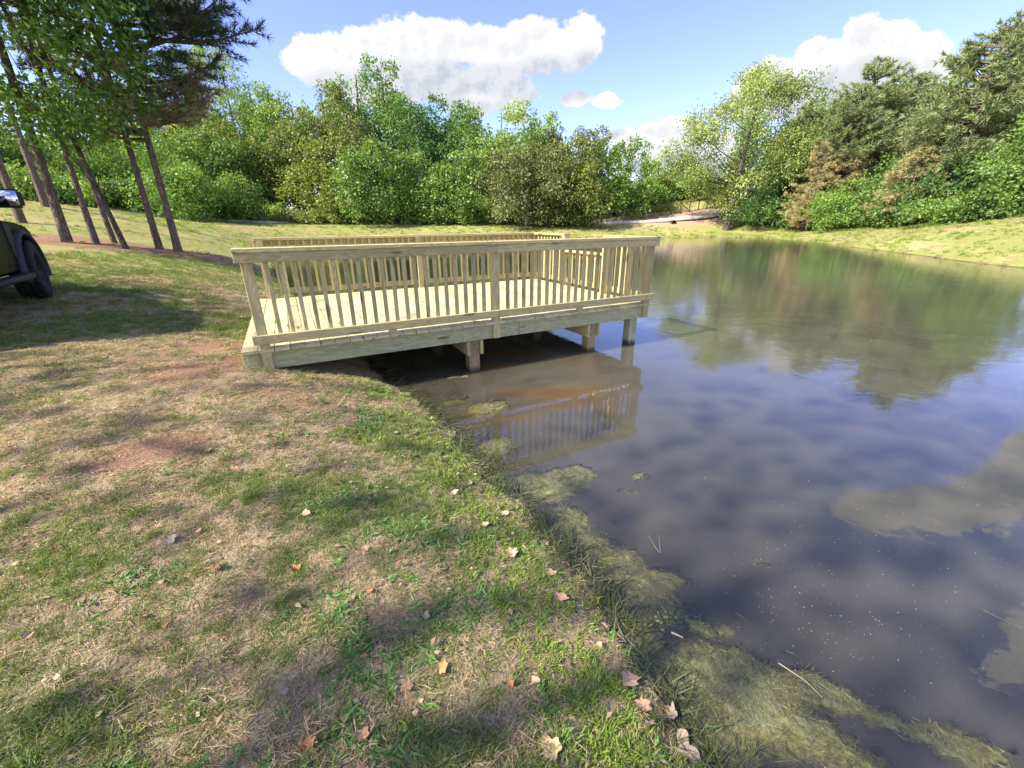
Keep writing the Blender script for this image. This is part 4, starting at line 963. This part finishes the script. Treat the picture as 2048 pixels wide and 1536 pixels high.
def scatter(name, kind, P, S, label, cat, nvar=4, seed=0):
    r = np.random.default_rng(seed); coll = bpy.data.collections.new(kind + '_clumps')
    for v in range(nvar): coll.objects.link(template(kind, seed * 10 + v))
    me = bpy.data.meshes.new(name); me.vertices.add(len(P)); me.vertices.foreach_set('co', np.asarray(P, np.float32).ravel())
    a = me.attributes.new('size', 'FLOAT', 'POINT'); a.data.foreach_set('value', np.asarray(S, np.float32))
    a = me.attributes.new('turn', 'FLOAT_VECTOR', 'POINT'); a.data.foreach_set('vector', np.c_[r.normal(size=len(P)) * .12, r.normal(size=len(P)) * .12, r.random(len(P)) * 6.28].astype(np.float32).ravel())
    a = me.attributes.new('pick', 'INT', 'POINT'); a.data.foreach_set('value', r.integers(0, nvar, len(P)).astype(np.int32))
    o = bpy.data.objects.new(name, me); COL.objects.link(o); tag(o, label, cat, kind='stuff')
    g = bpy.data.node_groups.new(name + '_scatter', 'GeometryNodeTree')
    g.interface.new_socket('Geometry', in_out='INPUT', socket_type='NodeSocketGeometry'); g.interface.new_socket('Geometry', in_out='OUTPUT', socket_type='NodeSocketGeometry')
    N = g.nodes; gi = N.new('NodeGroupInput'); go = N.new('NodeGroupOutput'); ip = N.new('GeometryNodeInstanceOnPoints'); ci = N.new('GeometryNodeCollectionInfo')
    ci.inputs['Collection'].default_value = coll; ci.inputs['Separate Children'].default_value = True; ci.inputs['Reset Children'].default_value = True
    def na(nm, dt):
        n = N.new('GeometryNodeInputNamedAttribute'); n.data_type = dt; n.inputs['Name'].default_value = nm; return n.outputs['Attribute']
    g.links.new(gi.outputs[0], ip.inputs['Points']); g.links.new(ci.outputs[0], ip.inputs['Instance']); ip.inputs['Pick Instance'].default_value = True
    g.links.new(na('pick', 'INT'), ip.inputs['Instance Index']); g.links.new(na('turn', 'FLOAT_VECTOR'), ip.inputs['Rotation']); g.links.new(na('size', 'FLOAT'), ip.inputs['Scale'])
    g.links.new(ip.outputs[0], go.inputs[0])
    md = o.modifiers.new('scatter', 'NODES'); md.node_group = g
    return o
r = np.random.default_rng(77)
def cand(n, r0, r1, a0=-72, a1=72):
    """points spread evenly over a ring sector in front of the viewer"""
    q = np.sqrt(r0 ** 2 + (r1 ** 2 - r0 ** 2) * r.random(n)); a = np.radians(a0 + (a1 - a0) * r.random(n)); return q * np.sin(a), q * np.cos(a)
def ring_area(r0, r1, a=144): return pi * (r1 ** 2 - r0 ** 2) * a / 360
X, Y, SZ = [], [], []
for r0, r1, dn, sz in ((.25, 2.6, 1500, .74), (2.6, 5, 850, .92), (5, 9, 360, 1.3), (9, 17.5, 120, 1.8)):
    n = int(ring_area(r0, r1) * dn); x, y = cand(n, r0, r1); X.append(x); Y.append(y); SZ.append(np.full(n, sz))
x, y = r.uniform(-1.6, 1.6, 3500), r.uniform(-.6, .9, 3500); X.append(x); Y.append(y); SZ.append(np.ones(3500))
X, Y, SZ = np.concatenate(X), np.concatenate(Y), np.concatenate(SZ)
z, dn = terr(X, Y, True); ok = (dn > .015)
# keep clear of the deck footprint
cx_, cy_ = X - AX, Y - AY; ls_, lt_ = cx_ * cos(PHI) + cy_ * sin(PHI), -cx_ * sin(PHI) + cy_ * cos(PHI)
ok &= ~((ls_ > -.1) & (ls_ < 5.3) & (lt_ > .12) & (lt_ < 3.3))
X, Y, SZ, z, dn = X[ok], Y[ok], SZ[ok], z[ok], dn[ok]
g_, d_ = green_at(X, Y), dirt_at(X, Y); fine_n = fbm(X, Y, 7, 61)
thin = r.random(len(X)) < np.clip((18 - np.hypot(X, Y)) / 5, 0, 1) * np.clip(1.05 - d_ * .95, .06, 1)
X, Y, SZ, z, dn, g_, d_, fine_n = [q[thin] for q in (X, Y, SZ, z, dn, g_, d_, fine_n)]
rr = r.random(len(X)); pg = np.clip(g_ * 1.1 + (fine_n - .5) * 1.4, .12, .93)
dcam = np.hypot(X, Y)
broad = (fbm(X, Y, 2.4, 71) > .49) & (X > -1.8) & (dcam < 4.5)
lime_fleck_f = np.clip(1 - np.abs(dn - .28) / .33, 0, 1) * (fbm(X, Y, 2.6, 72) > .40) * .75 + ell(X, Y, *ground(715, 868)[:2], .22, .14) * .8 + ell(X, Y, *ground(1200, 1440)[:2], .22, .2) * .7  # lime along the shore; the two ellipses put sunflecks into the turf colour
typ = np.where(rr < pg, 1, 0); typ = np.where((typ == 1) & broad & (r.random(len(X)) < .55), 2, typ); typ = np.where(r.random(len(X)) < lime_fleck_f, 3, typ)
sz = SZ * (.7 + .6 * r.random(len(X)))
P = np.c_[X, Y, z - .003]
def sc(k, *a, mul=1.0): s_ = typ == k; return scatter(a[0], a[1], P[s_], sz[s_] * mul, a[2], a[3], seed=a[4])
sc(0, 'dry_grass', 'straw', 'dry tan mown grass matted over the near bank', 'grass', 1)
sc(1, 'short_grass', 'grass', 'short green mown grass in patches on the near bank', 'grass', 2)
sc(2, 'broadleaf_weeds', 'weed', 'low broad leaved weeds among the grass near the viewer', 'weeds', 3)
sc(3, 'lime_grass', 'lime', 'bright lime green ground cover along the water edge', 'grass', 4)
# extra straw under the green so that it never stands on bare paint
s_ = (typ != 0) & (dcam < 5) & (r.random(len(X)) < .5); 
scatter('straw_litter', 'straw', P[s_] + np.c_[r.normal(size=(s_.sum(), 2)) * .02, np.zeros(s_.sum())], sz[s_] * .8, 'dead straw lying between the green grass tufts', 'grass', seed=5)
# sedge and drowned weeds along the waterline
n = 5200; x, y = cand(n, .6, 6, -30, 50); z2, d2 = terr(x, y, True)
k = (d2 < .05) & (d2 > -.22) & (fbm(x, y, 2.2, 81) > .46) & (y < 3.2); scatter('water_sedge', 'sedge', np.c_[x, y, z2][k], .55 + .4 * r.random(k.sum()), 'thin green sedge standing in the shallow water at the bank', 'sedge', seed=6)
n = 42000; x, y = cand(n, .6, 6, -40, 60); z2, d2 = terr(x, y, True)
k = (d2 < .0) & (d2 > -.62 - .25 * (y < 1.6)) & (r.random(n) < np.clip(1.2 + d2 * 1.2, .1, 1)); dep_ = ZW - z2
zt_ = np.maximum(z2, ZW - .04 - .04 * r.random(n))
scatter('drowned_weeds', 'drown', np.c_[x, y, zt_][k], .8 + .5 * r.random(k.sum()), 'dark drowned weeds in the shallows along the near bank', 'water weeds', seed=7)

# ------------------------------------------------------------------ algae mats
m_alg, t, out = material('algae'); pos = t.add('ShaderNodeNewGeometry').outputs['Position']; oi = t.add('ShaderNodeObjectInfo').outputs['Random']
a1, a2 = t.noise(t.scale(pos, (1, .45, 1)), 95, 5, .75, 1.2), t.noise(pos, 14, 4, .6)
c = t.mix(t.ss(a1, .3, .7), (.045, .052, .024), (.25, .245, .115)); c = t.mix(t.math('MULTIPLY', t.ss(a2, .52, .72), .65), c, (.34, .30, .12)); c = t.mix(t.math('MULTIPLY', oi, .4), c, (.20, .21, .12))
pbsdf(t, out, c, .7, t.math('ADD', a1, a2), 1.0, .008, .3)
for m in MATS:
    cx_, cy_, a, b, rot, pk, lab, sd_ = m
    n = 64; R_ = max(a, b) * 1.25; gx2, gy2 = np.meshgrid(np.linspace(cx_ - R_, cx_ + R_, n), np.linspace(cy_ - R_, cy_ + R_, n)); gx2, gy2 = gx2.ravel(), gy2.ravel()
    h_, e_ = mat_h(gx2, gy2, m); zz = ZW + h_ + (fbm(gx2, gy2, 60, sd_ + 9, 3) - .5) * .008
    zb_ = terr(gx2, gy2); zz = np.maximum(zz, zb_ + .002)
    bb = (np.arange(n - 1)[:, None] * n + np.arange(n - 1)[None, :]).ravel(); Fq = np.stack([bb, bb + 1, bb + 1 + n, bb + n], 1)
    kp = (e_ > -.09)[Fq].all(axis=1) & (h_ > -.06)[Fq].all(axis=1); Fq = Fq[kp]
    if not len(Fq): continue
    us = np.unique(Fq); rm = np.zeros(n * n, int); rm[us] = np.arange(len(us))
    o = mk('algae_mat', np.c_[gx2, gy2, zz][us] - (cx_, cy_, ZW), rm[Fq], m_alg, smooth=True); o.location = (cx_, cy_, ZW); tag(o, lab, 'algae', 'algae mats on the pond')

# ------------------------------------------------------------------ fallen leaves, sticks, specks
m_dl, t, out = material('dead_leaf'); p_ = t.add('ShaderNodeTexCoord').outputs['Object']; oi = t.add('ShaderNodeObjectInfo')
c = t.mix(t.noise(p_, 2.5, 4, .6), (.26, .18, .11), (.55, .42, .29)); c = t.mix(1.0, c, oi.outputs['Color'], 'MULTIPLY')
pbsdf(t, out, c, .7, t.noise(p_, 6, 3, .6), .4, .004, .2)
def dead_leaf(px, py, size, label, col=(1, 1, 1), seed=0):
    r = np.random.default_rng(seed * 3 + 11); q = ground(px, py)
    nA, nR = 26, 4; V = [(0, 0, 0)]; lob = 3 + seed % 4; curl = r.uniform(.3, .9); h2 = r.random(3) * 6; cd_ = r.random() * 3; el_ = r.uniform(.6, .95)
    for k in range(1, nR + 1):
        for j in range(nA):
            a = j * 2 * pi / nA; rad = (.78 + .13 * cos(lob * a + cd_) + .10 * cos(2 * a + h2[0]) + .09 * cos((lob + 3) * a + h2[1]) + .10 * r.random()) * k / nR; x, y = rad * cos(a), rad * sin(a) * el_
            u_ = x * cos(cd_) + y * sin(cd_); V.append((x, y, curl * u_ * u_ + .05 * sin(5 * a) * k / nR + .05 * r.random()))
    Fc = [(0, 1 + j, 1 + (j + 1) % nA) for j in range(nA)]
    for k in range(nR - 1):
        for j in range(nA):
            a0, a1, b0, b1 = 1 + k * nA + j, 1 + k * nA + (j + 1) % nA, 1 + (k + 1) * nA + j, 1 + (k + 1) * nA + (j + 1) % nA; Fc += [(a0, b0, b1), (a0, b1, a1)]
    o = mk('fallen_leaf', V, Fc, m_dl, smooth=True); o.scale = (size / 2,) * 3
    o.location = (q[0], q[1], q[2] + .016); o.rotation_euler = (r.normal() * .22, r.normal() * .22, r.random() * 6.28); o.color = tuple(col) + (1,)
    return tag(o, label, 'leaf', 'fallen leaves on the bank')
TAN, PALE, RED, PINK, GREY = (1.25, 1.1, .95), (1.35, 1.35, 1.3), (.95, .55, .38), (1.15, .95, .95), (.9, .95, 1.0)
LV = [(1090, 1503, .085, 'large tan fallen leaf at the bottom edge, below the lime grass', TAN), (1062, 1370, .05, 'tan leaf on the grass above the large tan one', TAN), (878, 1337, .055, 'orange-tan star shaped leaf right of the bare soil patch', (1.3, .9, .6)),
      (735, 1182, .05, 'orange leaf alone in the green weeds', (1.4, .95, .65)), (583, 1136, .06, 'upright red-brown leaf in the middle of the bank', RED), (905, 987, .06, 'pale leaf left of the water edge litter', PALE),
      (1003, 1030, .08, 'broad pale leaf at the water edge, topmost of the big ones', PALE), (1018, 1110, .085, 'flat cream leaf in the lime grass by the water', PALE), (1093, 1150, .075, 'tan leaf half over the water edge weeds', TAN),
      (1113, 1200, .085, 'wide pinkish leaf lying on the shallows', PINK), (1248, 1368, .10, 'largest pinkish brown leaf at the water edge', PINK), (1275, 1420, .07, 'pinkish leaf just below the largest one', PINK),
      (1362, 1512, .12, 'crumpled pink-grey leaf in the bottom corner of the bank', GREY), (716, 1470, .05, 'brown leaf at the bottom of the bank left of the weeds', (1, .8, .7)), (725, 1098, .045, 'small pinkish leaf above the orange one', PINK),
      (340, 1073, .07, 'curved pale strip of leaf on the left turf', PALE), (393, 1059, .035, 'small tan leaf right of the curved pale strip', TAN), (608, 1025, .055, 'grey-tan leaf at the start of the green weeds', TAN),
      (937, 968, .045, 'small cream leaf above the broad pale one', PALE), (968, 1052, .05, 'curled cream leaf left of the broad pale one', PALE), (1010, 1085, .05, 'grey leaf between the two pale water edge leaves', GREY),
      (860, 838, .06, 'cream leaf at the corner of the bank near the deck reflection', PALE), (895, 903, .055, 'pale leaf at the water edge beside the railing reflection', PALE), (470, 935, .07, 'brown crumpled leaf on the worn soil', (.9, .7, .6)),
      (415, 895, .06, 'brown leaf beside the bare red soil', (.9, .75, .6)), (805, 1377, .05, 'brown leaf under the broad weeds', (.9, .7, .55)), (1012, 1372, .035, 'tiny brown leaf left of the tan one', RED), (604, 1490, .05, 'dark orange leaf at the bottom left of centre', RED),
      (325, 1245, .035, 'small orange leaf on the left turf', RED), (55, 1262, .04, 'pinkish leaf on the far left turf', PINK), (430, 1130, .05, 'dark brown curled leaf left of the upright red one', (.8, .5, .4)), (1330, 1440, .07, 'grey leaf floating at the bank foot', GREY),
      (1190, 1300, .05, 'olive-tan leaf in the waterline sedge', TAN), (845, 1235, .04, 'faded leaf among the mid bank weeds', GREY)]
for i, a in enumerate(LV): dead_leaf(a[0], a[1], a[2], a[3], a[4], i)
m_twig = simple('grey_twig', (.22, .18, .14), .8); m_stick = simple('peeled_stick', (.60, .48, .33), .7)
def stick(pts, rad, label, mat, name='twig'):
    P = np.array(pts); V, Fc = tube(P, np.linspace(rad, rad * .5, len(P)), 6); o = mk(name, V - P[0], Fc, mat, smooth=True); o.location = P[0]; return tag(o, label, 'twig')
def wz(px, py, dz=0.0): q = on_z(px, py, ZW); return np.array([q[0], q[1], ZW + dz])
a_, b_, c_ = wz(1316, 1112, -.005), wz(1291, 1090, .03), wz(1312, 1092, .035)
P1 = tube([a_, (a_ + b_) / 2 + (.004, 0, 0), b_ + (0, .01, .02)], [.0022, .0018, .001], 5); P2 = tube([a_, (a_ + c_) / 2, c_ + (0, .01, .02)], [.002, .0016, .001], 5)
V, Fc = cat_([P1, P2]); o = mk('twig', V - a_, Fc, m_twig, smooth=True); o.location = a_; tag(o, 'forked bare twig standing up out of the open water', 'twig')
stick([wz(1335, 1270, .002), wz(1358, 1281, .003)], .0055, 'short peeled tan stick floating beside the algae', m_stick, 'stick')
stick([wz(1308, 1222, .004), wz(1325, 1262, .003), wz(1336, 1292, -.002)], .003, 'dark thin stick lying in the drowned weeds', simple('dark_stick', (.05, .04, .03), .8), 'stick')
stick([wz(1548, 1335, .004), wz(1600, 1372, .007), wz(1650, 1420, .004)], .0022, 'pale reed stem across the bright yellow algae tongue', m_stick, 'reed_stem')
stick([wz(1960, 1235, .002), wz(2010, 1262, .004), wz(2070, 1290, .002)], .0016, 'thin pale reed stem floating at the right edge', m_twig, 'reed_stem')
r = np.random.default_rng(5); n = 420; qx, qy = 1650 + r.normal(size=n) * 190, 1230 + r.normal(size=n) * 130
W2 = np.array([on_z(a, b, ZW)[:2] for a, b in zip(qx, qy)]); W2 = np.vstack([W2, np.c_[r.uniform(3, 20, 160), r.uniform(6, 34, 160)]]); kp = shore_dist(W2[:, 0], W2[:, 1]) < -.1; W2 = W2[kp]
n = len(W2); dd = np.hypot(W2[:, 0], W2[:, 1]); sp = .0016 * (1 + r.random(n) ** 3 * 1.6) * np.clip(dd / 2, 1, 6)
V, Fc = leaves(np.c_[W2, np.full(n, ZW + .0025)], np.c_[r.normal(size=(n, 2)), np.zeros(n)], np.tile([0, 0, 1.0], (n, 1)), sp * 1.8, sp, .02)
tag(mk('floating_specks', V, Fc, simple('pollen_speck', (.55, .52, .42), .7)), 'tiny pale specks drifting on the pond surface', 'specks', kind='stuff')
# small lily like leaves by the shore weeds
m_pad = leaf_mat('floating_leaflets', (.10, .16, .05), (.28, .32, .13), .1, .06)
for (px, py, k, lab) in ((1295, 1252, 14, 'pale green floating leaflets in the drowned weeds'), (1330, 1233, 10, 'second cluster of pale leaflets nearer open water')):
    q = wz(px, py, .003); n = k; P = q + np.c_[r.normal(size=(n, 2)) * .022, r.random(n) * .004]
    V, Fc = leaves(P, np.c_[r.normal(size=(n, 2)), np.full(n, .15)], np.tile([0, 0, 1.0], (n, 1)), .020, .014, .03); o = mk('floating_leaflets', V - q, Fc, m_pad, tint=r.random(n)); o.location = q
    tag(o, lab, 'water plant')

# coarse tufts on the far lawns and ragged waterline
r = np.random.default_rng(91)
x, y = cand(26000, 13, 62, -55, 60); z2, d2 = terr(x, y, True); dc_ = np.hypot(x, y)
k = (d2 > .02) & (r.random(len(x)) < np.where(d2 < .9, 1.0, .55)); k &= ~((x < -25) & (y > 33)); 
n2_ = fbm(x, y, .5, 95)
kk = k & (n2_ + r.random(len(x)) * .3 > .62); scatter('lawn_straw', 'straw', np.c_[x, y, z2][kk], np.clip(dc_[kk] / 9, 1.5, 4.5) * (.6 + .7 * r.random(kk.sum())), 'dry straw tufts on the sunny lawns beyond the deck', 'grass', seed=8)
kk = k & ~(n2_ + r.random(len(x)) * .3 > .62); scatter('lawn_grass', 'lime', np.c_[x, y, z2][kk], np.clip(dc_[kk] / 9, 1.5, 4.5) * (.6 + .7 * r.random(kk.sum())), 'yellow-green grass tufts on the sunny lawns beyond the deck', 'grass', seed=9)
# filaments over the algae
PS, SS = [], []
for m in MATS:
    n = int(2900 * m[2] * m[3] * pi) + 20; a = r.random(n) * 2 * pi; q = np.sqrt(r.random(n)) * 1.1; X_, Y_ = q * np.cos(a) * m[2], q * np.sin(a) * m[3]
    xx, yy_ = m[0] + X_ * cos(m[4]) - Y_ * sin(m[4]), m[1] + X_ * sin(m[4]) + Y_ * cos(m[4]); h_, e_ = mat_h(xx, yy_, m); kp = (h_ > -.03) & (terr(xx, yy_) < ZW - .004)
    PS.append(np.c_[xx, yy_, ZW + np.minimum(h_, .004) - .002][kp]); SS.append(.25 + .45 * r.random(kp.sum()))
M['filament'] = leaf_mat('algae_filament', (.06, .07, .03), (.33, .32, .14), .2, .05)
_t0 = template
def template(kind, seed):
    if kind != 'filament': return _t0(kind, seed)
    r = np.random.default_rng(seed); n = 22; a = r.random(n) * 2 * pi; q = .05 * np.sqrt(r.random(n)); th = r.random() * 6 + r.normal(size=n) * .6
    V, Fc, k_ = blade_strip(np.c_[np.cos(a) * q, np.sin(a) * q, r.random(n) * .003], np.c_[np.cos(th), np.sin(th), .02 + .08 * r.random(n)], .018 + .03 * r.random(n), .0022 + .002 * r.random(n), .3 * r.random(n), r)
    return bpy.data.objects.new('filament_clump', mk('filament_clump', V, Fc, M['filament'], tint=np.tile(r.random(n), k_), data_only=True))
scatter('algae_filaments', 'filament', np.concatenate(PS), np.concatenate(SS), 'stringy filaments woven through the floating algae', 'algae', seed=11)

# shreds of leaf litter along the bank
r = np.random.default_rng(333); n = 5200; x, y = cand(n, .5, 5.5, -66, 40); z2, d2 = terr(x, y, True)
k = (d2 > -.02) & ((np.abs(d2 - .12) < .16) | (r.random(n) < .16)); x, y, z2 = x[k], y[k], z2[k]; n = len(x)
V, Fc = leaves(np.c_[x, y, z2 + .012 + r.random(n) * .012], np.c_[r.normal(size=(n, 2)), r.normal(size=n) * .25], np.c_[r.normal(size=(n, 2)) * .35, np.ones(n)], .014 + .028 * r.random(n) ** 2, .01 + .016 * r.random(n) ** 2, .18)
M['litter'] = leaf_mat('leaf_litter', (.16, .085, .045), (.55, .40, .27), .15, .03)
tag(mk('leaf_litter', V, Fc, M['litter'], tint=r.random(n)), 'small brown shreds of leaf litter strewn over the near bank', 'leaf litter', kind='stuff')
